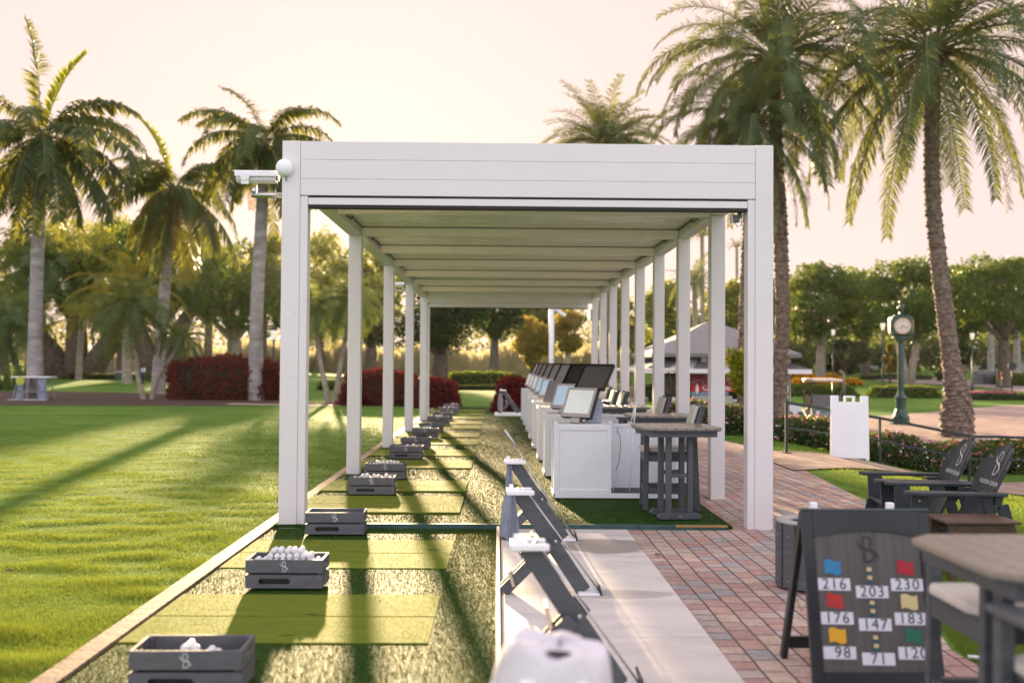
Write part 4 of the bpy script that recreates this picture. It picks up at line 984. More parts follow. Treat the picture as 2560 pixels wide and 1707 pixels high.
for k in range(1, 8):
    c = dup(con, (.625, 11.1 + 2.14 * k, 0), 0, CLAB[k])
    def find(o, nm): 
        for q in o.children:
            if q.name.split('.')[0] == nm: return q
            r = find(q, nm)
            if r: return r
    if k in (1, 2, 3, 4):
        s_ = find(c, 'screen'); s_.data = s_.data.copy(); s_.data.materials[0] = SCREENB if k != 2 else mat('closed_hood', (.22, .21, .23), .5)
        if k == 2: b_ = find(c, 'bezel'); b_.data = b_.data.copy(); b_.data.materials[0] = mat('closed_hood', (.22, .21, .23), .5)
    if k >= 2: l_ = find(c, 'lid'); l_.data = l_.data.copy(); l_.data.materials[0] = LIDL
    if k == 1: l_ = find(c, 'lid'); l_.data = l_.data.copy(); l_.data.materials[0] = mat('lid_black', (.03, .03, .028), .4)
rod('alignment_stick', (1.30, 11.2, .06), (1.59, 11.42, 1.06), .005, WPVC, 'long white stick leaning in the open bay of the nearest console', 'stick')
rod('alignment_stick', (1.50, 11.3, .06), (1.585, 11.46, 1.02), .005, WPVC, 'upright thin white stick beside the nearest bar table edge', 'stick')

# ================================================================== BAR TABLES AND CHAIRS
def bar_table():
    t = thing('bar_table', 'x', 'table', (0, 0, 0)); a, b, c = .385, .39, .10
    def octo(a, b, c): return [(-a + c, -b), (a - c, -b), (a, -b + c), (a, b - c), (a - c, b), (-a + c, b), (-a, b - c), (-a, -b + c)]
    m = MB(); n = 7; w = 2 * b / n
    for i in range(n):
        y0 = -b + i * w + .003; y1 = y0 + w - .006
        def xl(y): return a - max(0, c - (b - abs(y)))
        m.prism([(-xl(y0), y0), (xl(y0), y0), (xl(y1), y1), (-xl(y1), y1)], .868, .892)
    # slats run in depth on the photo: rotate 90
    m2 = MB()
    n = 8; w = 2 * a / n
    for i in range(n):
        x0 = -a + i * w + .003; x1 = x0 + w - .006
        def yl(x): return b - max(0, c - (a - abs(x)))
        m2.prism([(x0, -yl(x0)), (x1, -yl(x1)), (x1, yl(x1)), (x0, yl(x0))], .868, .892)
    m2.build('table_top', GREYTOP, t, bevel=.003)
    MB().prism(octo(a - .012, b - .012, c), .855, .866).build('top_rim', CHAR, t)
    k = .06; each(t, 'apron', CHAR, .003, [(-a + k, a - k, -b + k, -b + k + .03, .80, .855), (-a + k, a - k, b - k - .03, b - k, .80, .855), (-a + k, -a + k + .03, -b + k + .03, b - k - .03, .80, .855), (a - k - .03, a - k, -b + k + .03, b - k - .03, .80, .855)])
    for x in (-.105, .105):
        for y in (-.15, .15): 
            MB().bx(x - .024, x + .024, y - .035, y + .035, .055, .80).build('post', CHAR, t, bevel=.004)
    each(t, 'stretcher', CHAR, .003, [(-.081, .081, -.172, -.138, .40, .44), (-.081, .081, .138, .172, .40, .44)])
    for y in (-.15, .15):
        m = MB(); m.prism([(-.20, 0), (.20, 0), (.215, .02), (.205, .045), (.18, .056), (-.18, .056), (-.205, .045), (-.215, .02)], -.045, .045, Matrix.Rotation(R(90), 3, 'X'), (0, y, 0)); f = m.build('foot', CHAR, t, bevel=.004)
        MB().lathe([(.020, 0), (.018, .002)], (0, -.046 + y, .028), 16, Matrix.Rotation(R(90), 3, 'X') @ Matrix.Diagonal((1, .5, 1))).build('badge', STEEL, f)
    return t
def bar_chair():
    t = thing('bar_chair', 'x', 'chair', (0, 0, 0))
    for s_ in (-1, 1):
        y = s_ * .235
        MB().beam((-.255, y, 0), (-.245, y, .77), .045, .052, up=(1, 0, 0)).build('front_leg', CHAR, t, bevel=.004)
        MB().beam((.27, y, 0), (.235, y, .78), .045, .06, up=(1, 0, 0)).build('rear_leg', CHAR, t, bevel=.004)
        m = MB(); m.prism([(-.30, -.03), (-.27, -.045), (.0, -.04), (.30, -.025), (.30, .025), (.0, .04), (-.27, .045), (-.30, .03)], .77, .792, None, (0, y, 0)); m.build('armrest', CHAR, t, bevel=.005)
        each(t, 'side_rail', CHAR, .003, [(-.225, .235, y - .018, y + .018, .17, .225), (-.22, .23, y - .018, y + .018, .50, .57)])
    each(t, 'cross_rail', CHAR, .003, [(-.27, -.235, -.21, .21, .17, .225), (-.27, -.235, -.21, .21, .49, .57), (.235, .262, -.21, .21, .30, .355)])
    MB().prism([(-.27, -.21), (.20, -.21), (.20, .21), (-.27, .21)], .568, .59).build('seat', CHAR, t, bevel=.004)
    s = MB(); s.prism([(-.30, -.16), (-.27, -.215), (.18, -.21), (.18, .21), (-.27, .215), (-.30, .16)], .592, .632); s.build('seat_cushion', CUSH, t, bevel=.014, seg=3)
    M = Matrix.Rotation(R(16), 3, 'Y'); b = MB()
    for i in range(5): b.box(Vector((.245, -.168 + i * .084, .82)), (.022, .078, .50), M)
    b.box((.175, 0, .63), (.03, .42, .06), M); b.build('backrest', CHAR, t, bevel=.004)
    for s_ in (-1, 1): MB().box((.262, s_ * .226, .83), (.055, .026, .52), M).build('back_post', CHAR, t, bevel=.012, seg=3)
    MB().box(Vector((.215, 0, .855)), (.035, .42, .44), M).build('back_cushion', CUSH, t, bevel=.015, seg=3)
    return t
bt = bar_table(); bc = bar_chair()
TBL = [(1.75, 9.80, 5, 'grey slatted bar table at the right end of the platform, nearest under the roof'), (1.93, 11.95, 0, 'second slatted bar table, just behind the nearest one under the roof'), (1.75, 14.2, 0, 'third bar table under the pergola, showing a dark apron behind the consoles'), (1.78, 16.4, 0, 'fourth bar table, mostly behind the third under the pergola')]
for i, (x, y, a, l) in enumerate(TBL):
    if i == 0: bt.location = (x, y, 0); bt.rotation_euler.z = R(a); bt['label'] = l; bt['group'] = 'grey bar tables'
    else: dup(bt, (x, y, 0), R(a), l)
dup(bt, (1.95, 3.46, -.043), R(1), 'large blurred bar table in the bottom right corner, its top catching the light')
CHS = [(1.79, 10.42, -4, 'grey bar chair with cream cushions right behind the nearest bar table under the roof'), (1.86, 12.85, 0, 'second bar chair under the roof, its cream back above the second table'), (1.62, 15.1, 0, 'bar chair behind the third table, nearer of two overlapping backs'), (1.60, 16.1, 0, 'bar chair behind the third table, farther of two overlapping backs'), (1.7, 18.0, 0, 'farthest bar chair, only bits seen between pergola posts')]
for i, (x, y, a, l) in enumerate(CHS):
    if i == 0: bc.location = (x, y, 0); bc.rotation_euler.z = R(a); bc['label'] = l; bc['group'] = 'grey bar chairs with cream cushions'
    else: dup(bc, (x, y, 0), R(a), l)
dup(bc, (2.10, 3.98, -.043), R(0), 'blurred bar chair with a white seat behind the corner table, bottom right')
dup(bc, (1.82, 2.86, -.043), R(-90), 'blurred bar chair in the lower right corner, only its white seat edge in view')

# ================================================================== YARDAGE SIGN
D0, D1 = 4.98, 4.72
SG = thing('yardage_sign', 'black A-frame sign with coloured flags and yardage numbers', 'sign', (1.835, 4.76, -.043))
HT = .815; lean = math.atan2(.20, HT); MS = Matrix.Rotation(-lean, 3, 'X')   # panel leans back
def sp(u, d, v): return MS @ Vector((u, d, v))
def sbox(u0, u1, d0, d1, v0, v1, name, m, par=SG, bevel=.003): return MB().box(sp((u0 + u1) / 2, (d0 + d1) / 2, (v0 + v1) / 2), (u1 - u0, d1 - d0, v1 - v0), MS).build(name, m, par, bevel=bevel)
HV = .84; HWd = .318
BLK = mat('sign_black', (.016, .020, .024), .42, var=.2, scale=8)
PANEL = mat('sign_panel', (.085, .08, .08), .55, var=.22, scale=3.5, stretch=(9, 1, .35))
sbox(-HWd, -HWd + .055, 0, .03, 0, HV, 'frame', BLK); sbox(HWd - .055, HWd, 0, .03, 0, HV, 'frame', BLK)
hp = MB(); poly = [(-HWd + .055, HV), (HWd - .055, HV), (HWd - .055, HV - .125)] + [(x, HV - .125 + .028 * math.cos(x / (HWd - .055) * PI / 2) ** 1) for x in [HWd * .72 * (1 - 2 * i / 12) for i in range(1, 12)]] + [(-HWd + .055, HV - .125)]
M9 = MS @ Matrix(((1, 0, 0), (0, 0, 1), (0, 1, 0)))
hp.prism(poly[::-1], .001, .029, M9); hp.build('frame', BLK, SG)
sbox(-HWd + .055, HWd - .055, .001, .029, 0, .075, 'frame', BLK)
sbox(-HWd + .056, HWd - .056, .012, .022, .07, HV - .08, 'panel', PANEL, bevel=0)
sbox(-HWd, HWd, -.004, .034, HV, HV + .012, 'top_rail', mat('sign_top', (.05, .07, .08), .4))
# back leg frame
MB2 = Matrix.Rotation(R(17), 3, 'X')
topb = sp(0, .04, HV - .01)
for s_ in (-1, 1):
    a = Vector((s_ * (HWd - .02), topb.y, topb.z)); b = Vector((s_ * (HWd - .0), topb.y + .27, .0)); MB().beam(a, b, .03, .05, up=(0, 1, 0)).build('back_leg', BLK, SG, bevel=.003)
a = Vector((0, topb.y + .235, .09)); MB().bx(-HWd + .02, HWd - .02, a.y - .012, a.y + .012, .06, .12).build('back_rail', BLK, SG)
MB().tube([(-.29, topb.y - .03, .36), (-.29, topb.y + .05, .30), (-.29, topb.y + .155, .34)], .003, 5).build('chain', STEEL, SG)
SU = .000812
def uv(x, y): return ((x - 385 - (y - 555) * .062) * SU - .311, HV - (y - 555) * SU * 1.0 + .0)
FW = .0115
def card(x, y, s):
    u, v = uv(x, y); c = MB(); c.box(sp(u, FW - .001, v), (.158, .003, .058), MS @ Matrix.Rotation(R(.6), 3, 'Y')); cc = c.build('number_card', mat('card_white', (.66, .68, .76), .45, var=.03), SG)
    right = MS @ Vector((1, 0, -.01)); up = MS @ Vector((0, 0, 1)); o = sp(u, FW - .0032, v)
    text_obj('numeral', s, .072, BLACK, cc, plane_m4(right, up, o), .0006, 1.18, 0)
for x, y, s in ((575, 993, '216'), (1018, 995, '230'), (805, 1037, '203'), (590, 1190, '176'), (1035, 1193, '183'), (818, 1227, '147'), (602, 1388, ' 98'), (1050, 1390, '120'), (833, 1423, '71')): card(x, y, s)
def flag(x, y, c, nm):
    u, v = uv(x, y); m = MB(); n = 10; w, h = .082, .066
    for i in range(n):
        x0 = -w / 2 + w * i / n; x1 = x0 + w / n; z0 = .006 * math.sin(i / n * 2 * PI); z1 = .006 * math.sin((i + 1) / n * 2 * PI)
        m.quad(sp(u + x0, FW - .002, v - h / 2 + z0), sp(u + x1, FW - .002, v - h / 2 + z1), sp(u + x1, FW - .002, v + h / 2 + z1), sp(u + x0, FW - .002, v + h / 2 + z0))
    o = m.build('flag_mark', mat(nm, c, .45, var=.05), SG); o['label'] = nm.replace('_', ' ') + ' flag mark'
flag(567, 893, (.03, .20, .40), 'blue'); flag(1012, 895, (.36, .012, .025), 'dark_red'); flag(577, 1090, (.42, .03, .03), 'red'); flag(1028, 1095, (.60, .52, .26), 'pale_yellow'); flag(590, 1290, (.72, .38, .02), 'golden_yellow'); flag(1045, 1290, (.008, .13, .085), 'green')
for x, y in ((790, 905), (803, 1100), (818, 1300)):
    for k in range(4):
        u, v = uv(x + k * 1.5, y + k * 24); m = MB(); m.box(sp(u, FW - .001, v), (.022, .003, .018), MS @ Matrix.Rotation(R(8), 3, 'Y')); m.build('pole_mark', mat('pale_yellow', (.6, .52, .26), .45) if k % 2 == 0 else mat('marker_blue', (.01, .09, .14), .45), SG)
u, v = uv(778, 785); m_ = MB(); Mlo = Matrix.Translation(sp(u, FW - .0005, v)) @ (MS @ Matrix.Diagonal((1, -1, 1))).to_4x4(); logo(m_, Mlo, .125, .085, .0025); m_.build('emblem', mat('emblem_dark', (.022, .024, .03), .4), SG)

# ================================================================== SLATTED BIN AND WASH BOX
t = thing('slatted_bin', 'round charcoal slatted bin with silver bolts left of the yardage sign', 'bin', (2.16, 6.90, -.043))
MB().lathe([(.18, .02), (.18, .42)], (0, 0, 0), 28).build('liner', BLACK, t)
m = MB(); bl = MB(); n = 12
for i in range(n):
    a = 2 * PI * i / n + .1; M = Matrix.Rotation(a, 3, 'Z'); m.box(M @ Vector((.205, 0, .235)), (.025, .095, .43), M)
    for z in (.07, .37): bl.lathe([(.006, 0), (.004, .004)], M @ Vector((.2175, 0, z)), 8, M @ Matrix.Rotation(R(90), 3, 'Y'))
m.build('slats', CHAR, t, bevel=.004); bl.build('bolts', STEEL, t)
MB().lathe([(.135, .452), (.215, .452), (.22, .462), (.215, .472), (.135, .472), (.135, .452)], (0, 0, 0), 32, cap=False).build('top_ring', mat('ring_grey', (.34, .35, .36), .4), t)
t = thing('wash_box', 'low white framed box with wooden top and dark slot, behind the yardage sign', 'box', (2.76, 7.5, -.043))
for x in (-.30, .30):
    for y in (-.24, .24): MB().bx(x - .028, x + .028, y - .028, y + .028, 0, .475).build('corner_post', WPVC, t, bevel=.008, seg=2)
MB().bx(-.272, .272, -.25, -.23, .05, .40).bx(-.272, .272, .23, .25, .05, .40).bx(-.31, -.29, -.212, .212, .05, .40).bx(.29, .31, -.212, .212, .05, .40).build('side_panel', WPVC, t)
MB().bx(-.27, .27, -.225, -.10, .41, .425).bx(-.27, .27, .10, .225, .41, .425).bx(-.27, -.14, -.099, .099, .41, .425).bx(.14, .27, -.099, .099, .41, .425).build('wooden_top', WOODL, t)
MB().bx(-.14, .14, -.1, .1, .37, .405).build('dark_slot', mat('slot_dark', (.03, .015, .025), .6), t)
MB().tube([(.15, .05, .43), (.22, -.02, .45), (.28, -.12, .44), (.31, -.2, .45)], .004, 6).build('cord', STEEL, t)

# ================================================================== ADIRONDACK CHAIRS
def adirondack():
    t = thing('lawn_chair', 'x', 'chair', (0, 0, 0))
    for s_ in (-1, 1):
        y = s_ * .285
        MB().prism([(-.42, 0), (-.29, 0), (-.275, .30), (-.285, .57), (-.41, .57), (-.40, .3)], -.016, .016, Matrix.Rotation(R(90), 3, 'X'), (0, y * .9, 0)).build('front_leg', CHAR2, t, bevel=.003)
        MB().prism([(-.44, .26), (-.42, .37), (-.30, .375), (.10, .22), (.56, .02), (.52, 0), (.40, 0), (.0, .17)], -.014, .014, Matrix.Rotation(R(90), 3, 'X'), (0, y * .80, 0)).build('seat_rail', CHAR2, t, bevel=.003)
        m = MB(); m.prism([(-.47, -.045), (-.44, -.07), (-.34, -.075), (.0, -.055), (.24, -.04), (.28, -.03), (.28, .035), (.0, .05), (-.36, .07), (-.45, .06), (-.47, .04)], .572, .60, None, (0, s_ * .315, 0)); m.build('armrest', CHAR2, t, bevel=.006, seg=2)
        MB().prism([(.10, .57), (.27, .57), (.25, .48), (.20, .42), (.13, .44)], -.014, .014, Matrix.Rotation(R(90), 3, 'X'), (0, y * .93, 0)).build('arm_bracket', CHAR2, t, bevel=.003)
        MB().beam((.26, y * .93, .50), (.40, y * .93, .0), .028, .09, up=(1, 0, 0)).build('rear_leg', CHAR2, t, bevel=.003)
        MB().lathe([(.007, 0), (.004, .004)], (-.35, s_ * (.275), .52), 8, Matrix.Rotation(R(90 * -s_ * -1), 3, 'X')).lathe([(.007, 0), (.004, .004)], (.21, s_ * .28, .50), 8, Matrix.Rotation(R(90 * -s_ * -1), 3, 'X')).build('bolt', STEEL, t)
    m = MB()
    for i in range(6):
        q = i / 5; m.box((-.37 + q * .42, 0, .375 - q * .165), (.07, .50, .02), Matrix.Rotation(R(20), 3, 'Y'))
    m.build('seat_slats', CHAR2, t, bevel=.004)
    MB().bx(.20, .235, -.30, .30, .50, .57).build('back_rail', CHAR2, t, bevel=.003)
    # backrest: concave fan of five slats. plane: right=+Y?, seen from the front (-x)
    rec = R(24); hts = [.70, .80, .835, .80, .70]; org = Vector((.075, 0, .19))
    for i in range(5):
        k = i - 2; fan = R(1.6) * k; yaw = R(9) * k
        MM = Matrix.Rotation(rec, 3, 'Y') @ Matrix.Rotation(-fan, 3, 'X') @ Matrix.Rotation(yaw, 3, 'Z')
        h = hts[i]; w = .108
        top = [(-w / 2, h - (.065 if k < -1 else (.03 if k < 0 else 0 if k == 0 else .0)) * 1), (w / 2, h - (.065 if k > 1 else (.03 if k > 0 else 0)))]
        pl = [(-w / 2, 0), (w / 2, 0), (w / 2, top[1][1]), (0, h + .008), (-w / 2, top[0][1])]
        M = MM @ Matrix(((0, 0, 1), (1, 0, 0), (0, 1, 0)))
        s = MB(); s.prism(pl, -.010, .010, M, org + Vector((-.012 * k * k * .6, k * .098, 0))); o = s.build('back_slat', CHAR2, t, bevel=.003)
    # emblem + name on the front of the backrest
    right = Vector((0, -1, 0)); up = Matrix.Rotation(rec, 3, 'Y') @ Vector((0, 0, 1)); out = right.cross(up)
    o0 = org + up * .655 + out * .020
    Ml = Matrix(((right.x, -out.x * -1, up.x, o0.x), (right.y, out.y, up.y, o0.y), (right.z, out.z, up.z, o0.z), (0, 0, 0, 1)))
    m = MB(); logo(m, Ml, .20, .045, .002); m.build('emblem', LOGO, t)
    text_obj('lettering', 'BROKEN SOUND', .052, LOGO, t, plane_m4(right, up, org + up * .485 + out * .026), .0008, 1.25)
    return t
ad = adirondack(); ad.location = (3.66, 7.92, -.07); ad.rotation_euler.z = R(-8); ad['label'] = 'black slatted garden chair nearer the camera, behind the brown side table'; ad['group'] = 'black garden chairs on the grass'
dup(ad, (3.72, 8.68, -.07), R(-9), 'black slatted garden chair just beyond the nearer one, closer to the railing')
t = thing('side_table', 'small dark brown slatted side table in front of the black garden chairs', 'side table', (3.50, 7.32, -.07))
m = MB()
for i in range(5): m.bx(-.27, .27, -.20 + i * .082, -.20 + i * .082 + .075, .43, .45)
m.build('table_top', BROWN, t, bevel=.003)
for x in (-.21, .21):
    for y in (-.15, .15): MB().bx(x - .03, x + .03, y - .012, y + .012, 0, .43).build('leg', BROWN, t, bevel=.003)
each(t, 'apron', BROWN, 0, [(-.18, .18, -.162, -.142, .36, .42), (-.18, .18, .142, .162, .36, .42)])
# tiny white litter (tee) by the grass edge
p = ground(2437, 1655); tag(MB().tube([(-.03, .015, .012), (.03, -.015, .012)], .010, 8).build('white_tube', WPVC, None, loc=p + Vector((0, 0, .01))), 'small white tube lying at the corner of the pavers and grass', 'litter')

# ================================================================== RAIL, BLANK SIGN
rp_ = [(5.0, 17.2), (7.3, 18.95), (8.95, 18.8), (11.0, 19.3), (13.2, 20.2)]
t = thing('handrail', 'dark metal two-bar handrail running down the ramp on the right', 'handrail', (5.0, 17.2, gh(5.0, 17.2)))
o0 = Vector((5.0, 17.2, gh(5.0, 17.2))); tops = []
for i, (x, y) in enumerate(rp_):
    z = gh(x, y); b = Vector((x, y, z)) - o0; MB().bx(b.x - .022, b.x + .022, b.y - .022, b.y + .022, b.z - .02, b.z + .88).build('post', RAILM, t, bevel=.003)
    MB().bx(b.x - .07, b.x + .07, b.y - .07, b.y + .07, b.z + .02, b.z + .035).build('base_plate', RAILM, t); tops.append(b + Vector((0, 0, .88)))
for dz, w in ((.012, .05), (-.42, .036)):
    m = MB()
    for a, b in zip(tops[:-1], tops[1:]): m.beam(a + Vector((0, 0, dz)), b + Vector((0, 0, dz)), w, w)
    m.build('rail_bar', RAILM, t, bevel=.003)
t = thing('sandwich_board', 'blank white plastic sandwich board standing on the ramp path', 'sign', (6.22, 17.55, gh(6.22, 17.4) + .02), R(-15))
W_ = .315
def castle(m, y, ly, hgt=1.13):
    M = Matrix.Rotation(ly, 3, 'X')
    for q in ((-W_, W_, 0.03, 1.02), (-W_, -W_ + .13, 1.02, hgt), (W_ - .13, W_, 1.02, hgt), (-.095, -.055, 1.02, hgt), (.055, .095, 1.02, hgt), (-.0545, .0545, hgt - .035, hgt), (-W_, -W_ + .06, 0, .03), (W_ - .06, W_, 0, .03)):
        c = M @ Vector(((q[0] + q[1]) / 2, 0, (q[2] + q[3]) / 2)); m.box(c + Vector((0, y, 0)), (q[1] - q[0], .03, q[3] - q[2]), M)
m = MB(); castle(m, -.22, R(-10.5)); m.build('front_panel', WPVC, t, bevel=.004); m = MB(); castle(m, .22, R(10.5)); m.build('rear_panel', WPVC, t, bevel=.004)
MB().box((0, -.125, .56), (.54, .004, .80), Matrix.Rotation(R(-10.5), 3, 'X')).build('face_sheet', mat('sheet_white', (.74, .76, .84), .35), t)
# ================================================================== PALMS
def G(px, py): return ground(px, py)
royal = [frond_mesh(f'royal_frond_{i}', 4.0, R(e), R(b), 1.25, 88, .88, .075, hg, R(va), .25, L_ROYAL, i + 3) for i, (e, b, hg, va) in enumerate([(82, 70, .5, 25), (66, 120, .8, 15), (45, 115, .9, 8), (24, 105, 1.1, 0), (5, 92, 1.3, -10), (-25, 62, 1.5, -15), (-55, 32, 1.3, -10), (55, 95, .8, 12)])]
royal_dry = frond_mesh('dry_frond', 3.2, R(-50), R(36), 1.2, 60, .6, .04, 1.3, R(-10), .2, L_DRY, 40)
datef = [frond_mesh(f'date_frond_{i}', 5.2, R(e), R(b), 1.35, 120, .62, .042, hg, R(va), .62, L_DATE, i + 20, rach=.04) for i, (e, b, hg, va) in enumerate([(80, 60, .15, 28), (62, 95, .25, 24), (42, 100, .35, 18), (24, 100, .5, 12), (6, 92, .7, 5), (-18, 70, .85, 0), (-45, 44, .8, -5), (34, 110, .5, 12)])]
date_dry = frond_mesh('yellow_frond', 4.3, R(-25), R(64), 1.3, 80, .48, .03, .8, R(0), .5, leafmat('yellow_frond_leaf', (.13, .11, .02), (.34, .24, .03), .4, (.6, .42, .03)), 60)
stiff = [frond_mesh(f'stiff_frond_{i}', 3.0, R(e), R(b), 1.3, 60, .42, .035, .25, R(22), .6, L_DATE, i + 30, rach=.03) for i, (e, b) in enumerate([(75, 50), (52, 75), (32, 85), (12, 80), (-12, 60)])]
small = [frond_mesh(f'soft_frond_{i}', 1.5, R(e), R(b), 1.2, 44, .30, .03, .5, R(12), .5, L_FICUS if 0 else leafmat('pygmy_leaf', (.04, .09, .035), (.12, .19, .07), .4, (.35, .38, .06)), i + 50, rach=.015) for i, (e, b) in enumerate([(70, 90), (45, 110), (20, 110), (-10, 80), (-45, 40)])]
yell = [frond_mesh(f'canary_frond_{i}', 3.4, R(e), R(b), 1.4, 64, .42, .04, .3, R(20), .5, leafmat('canary_leaf', (.045, .09, .03), (.13, .16, .04), .5, (.75, .58, .04)), i + 70, rach=.03) for i, (e, b) in enumerate([(72, 70), (50, 100), (28, 100), (4, 70)])]
royal.append(frond_mesh('royal_frond_8', 4.3, R(89), R(22), 1.5, 80, .55, .06, .3, R(30), .7, L_ROYAL, 90))
royal.append(frond_mesh('royal_frond_9', 3.6, R(78), R(38), 1.3, 80, .44, .08, .3, R(40), .9, leafmat('young_leaf', (.10, .16, .02), (.22, .26, .03), .45, (.6, .6, .04)), 91, rach=.05))
def royal_palm(lab, px0, py0, pxs, crown, s, extra, seed, dry=2):
    b = G(px0, py0); D = b.y; pts = []
    for (px_, py_) in pxs: q = at(px_, py_, D); pts.append((q.x - b.x, 0, q.z - b.z))
    pts[0] = (0, 0, -.2)
    g = random.Random(seed); fr = []
    plan = [(7, 2), (2, 3), (3, 4), (4, 5), (5, 6), (6, 6)]; a = g.random() * 6
    for k, n in plan:
        for i in range(n): a += 2.4; fr.append((royal[k], a + g.uniform(-.3, .3), s * g.uniform(.72, 1.1)))
    for i in range(dry): fr.append((royal_dry, a + i * 2.1, s * .95))
    fr += [(royal[k], R(az), s * sc_) for k, az, sc_ in extra]
    rad = [.36, .26, .25, .235, .19][:len(pts)]
    return palm('royal_palm', lab, b, pts, rad, fr, None, BARK_ROYAL, 'royal palms left of the pergola', ring=.012, seed=seed, shaft=1.15)
royal_palm('tallest royal palm at the far left edge with a long upright spear frond', 88, 998, [(88, 998), (88, 850), (92, 700), (97, 520), (104, 400)], 0, 1.12, [(8, 172, 1.0), (9, 0, .92), (7, 0, .95), (2, 5, .95), (3, -8, 1.1)], 3)
royal_palm('middle royal palm leaning slightly, yellow-green young frond at its top', 395, 985, [(395, 985), (402, 850), (412, 720), (424, 560), (432, 520)], 0, 1.12, [(9, 178, 1.0), (7, 10, .8), (2, 2, 1.0), (2, 175, 1.0)], 8, 3)
royal_palm('royal palm beside the pergola, directly behind the white camera', 640, 1001, [(640, 1001), (640, 850), (645, 700), (655, 520), (658, 410)], 0, .95, [(1, 4, .95), (0, 176, .75), (3, 4, 1.0), (7, 175, .8)], 14)
# date palms right
def date_palm(lab, px0, py0, pxs, s, seed, rad, dry, knob, D=None, boot=26, plan=None, meshes=None, group='date palms on the right'):
    b = G(px0, py0) if D is None else Vector((at(px0, py0, D).x, D, gh(at(px0, py0, D).x, D)))
    D = b.y; pts = [(0, 0, -.2)]
    for (px_, py_) in pxs: q = at(px_, py_, D); pts.append((q.x - b.x, 0, q.z - b.z))
    g = random.Random(seed); fr = []; a = g.random() * 6; ms = meshes or datef
    for k, n in (plan or [(0, 4), (1, 6), (2, 8), (7, 6), (3, 9), (4, 10), (5, 11), (6, 11)]):
        for i in range(n): a += 2.4; fr.append((ms[k], a + g.uniform(-.25, .25), s * g.uniform(.85, 1.08)))
    for i in range(dry): fr.append((date_dry, a + 1.1 + i * 1.9, s * .9))
    return palm('date_palm', lab, b, pts, rad, fr, None, BARK_DATE, group, ring=.05, seed=seed, boot=boot, knob=knob)
date_palm('big date palm in front of the plaza, knobbly leaning trunk with a swollen mossy base', 2392, 1094, [(2392, 1030), (2392, 985), (2378, 900), (2362, 780), (2345, 640), (2331, 480), (2330, 300), (2334, 115)], 1.16, 5, [.54, .46, .38, .27, .26, .25, .23, .23, .23], 3, .05, boot=46)
date_palm('date palm whose trunk rises just right of the white pergola post', 1948, 1040, [(1952, 900), (1956, 760), (1950, 560), (1942, 360), (1934, 135)], .98, 9, [.28, .21, .22, .23, .19, .18], 2, .06, D=33)
date_palm('date palm trunk half hidden behind the front right pergola post, ferns on its base', 1868, 1030, [(1862, 900), (1868, 700), (1876, 500), (1880, 300)], .72, 12, [.30, .2, .2, .18, .18], 1, .06, D=31)
date_palm('round date palm crown showing above the middle of the pergola roof', 1513, 1000, [(1513, 800), (1513, 500), (1513, 360)], 1.12, 21, [.3, .25, .25, .25], 1, 0, D=46, meshes=stiff + stiff[1:4], plan=[(0, 9), (1, 20), (2, 24), (3, 20), (4, 10)])
# fern clump on trunk
g = np.random.default_rng(2); bl = [(0, 0, .55, .42, .42, .6), (-.15, 0, 1.1, .35, .3, .4), (0, -.1, .2, .3, .3, .3)]
P = blob_points(bl, 900, g); Vv, Ff = leaf_quads(P, .22, g, .3); q = at(1852, 985, 30.6)
o = link('fern_clump', npmesh('fern_clump', Vv, Ff, L_FERN)); o.location = (q.x, 30.6, q.z); tag(o, 'yellow-green fern clump growing on the palm trunk beside the kiosk', 'fern')
def mini(lab, px0, py0, pxs, meshes, plan, s, seed, rad, D=None, name='small_palm', bark=BARK_PALE, group='small palms'):
    b = G(px0, py0) if D is None else Vector((at(px0, py0, D).x, D, gh(at(px0, py0, D).x, D)))
    pts = [(0, 0, -.2)]
    for (px_, py_) in pxs: q = at(px_, py_, b.y); pts.append((q.x - b.x, 0, q.z - b.z))
    g = random.Random(seed); fr = []; a = g.random() * 6
    for k, n in plan:
        for i in range(n): a += 2.4; fr.append((meshes[k], a + g.uniform(-.2, .2), s * g.uniform(.85, 1.1)))
    return palm(name, lab, b, pts, rad, fr, None, bark, group, seed=seed, trunk_n=10)
PL = [(0, 7), (1, 10), (2, 11), (3, 9), (4, 6)]
mini('bushy pygmy palm on a slim left-leaning stem in the mulch bed', 362, 998, [(345, 940), (330, 850), (322, 765)], small, PL, 1.5, 1, [.12, .09, .08, .08], name='pygmy_palm')
mini('pygmy palm on the right-leaning twin stem in the mulch bed', 378, 998, [(392, 950), (430, 890), (455, 845)], small, PL, .75, 2, [.12, .09, .07, .06], name='pygmy_palm')
mini('tall golden-fronded palm behind the pygmy palm', 318, 960, [(318, 860), (322, 740)], yell, [(0, 7), (1, 10), (2, 11), (3, 7)], 1.15, 3, [.3, .26, .24], name='golden_palm')
mini('golden drooping palm left of the big ficus trunk', 196, 950, [(200, 880), (205, 800)], yell, [(1, 7), (2, 9), (3, 8)], .95, 4, [.22, .2, .18], name='golden_palm')
mini('small palm at the left edge above the spiky plants', 60, 955, [(30, 880), (15, 800)], small, PL, 2.2, 6, [.2, .16, .14], name='small_palm', bark=BARK_OAK)
mini('dark palm behind the trunk of the tallest royal palm', 110, 945, [(108, 820), (105, 660)], small, PL, 3.0, 7, [.2, .18, .16], bark=BARK_OAK)
mini('foxtail palm with thin left trunk seen between the front pergola posts', 826, 1007, [(808, 940), (797, 880), (790, 800), (788, 765)], small, [(0, 6), (1, 9), (2, 9), (3, 9), (4, 7)], 1.25, 8, [.13, .10, .09, .08, .08], name='foxtail_palm')
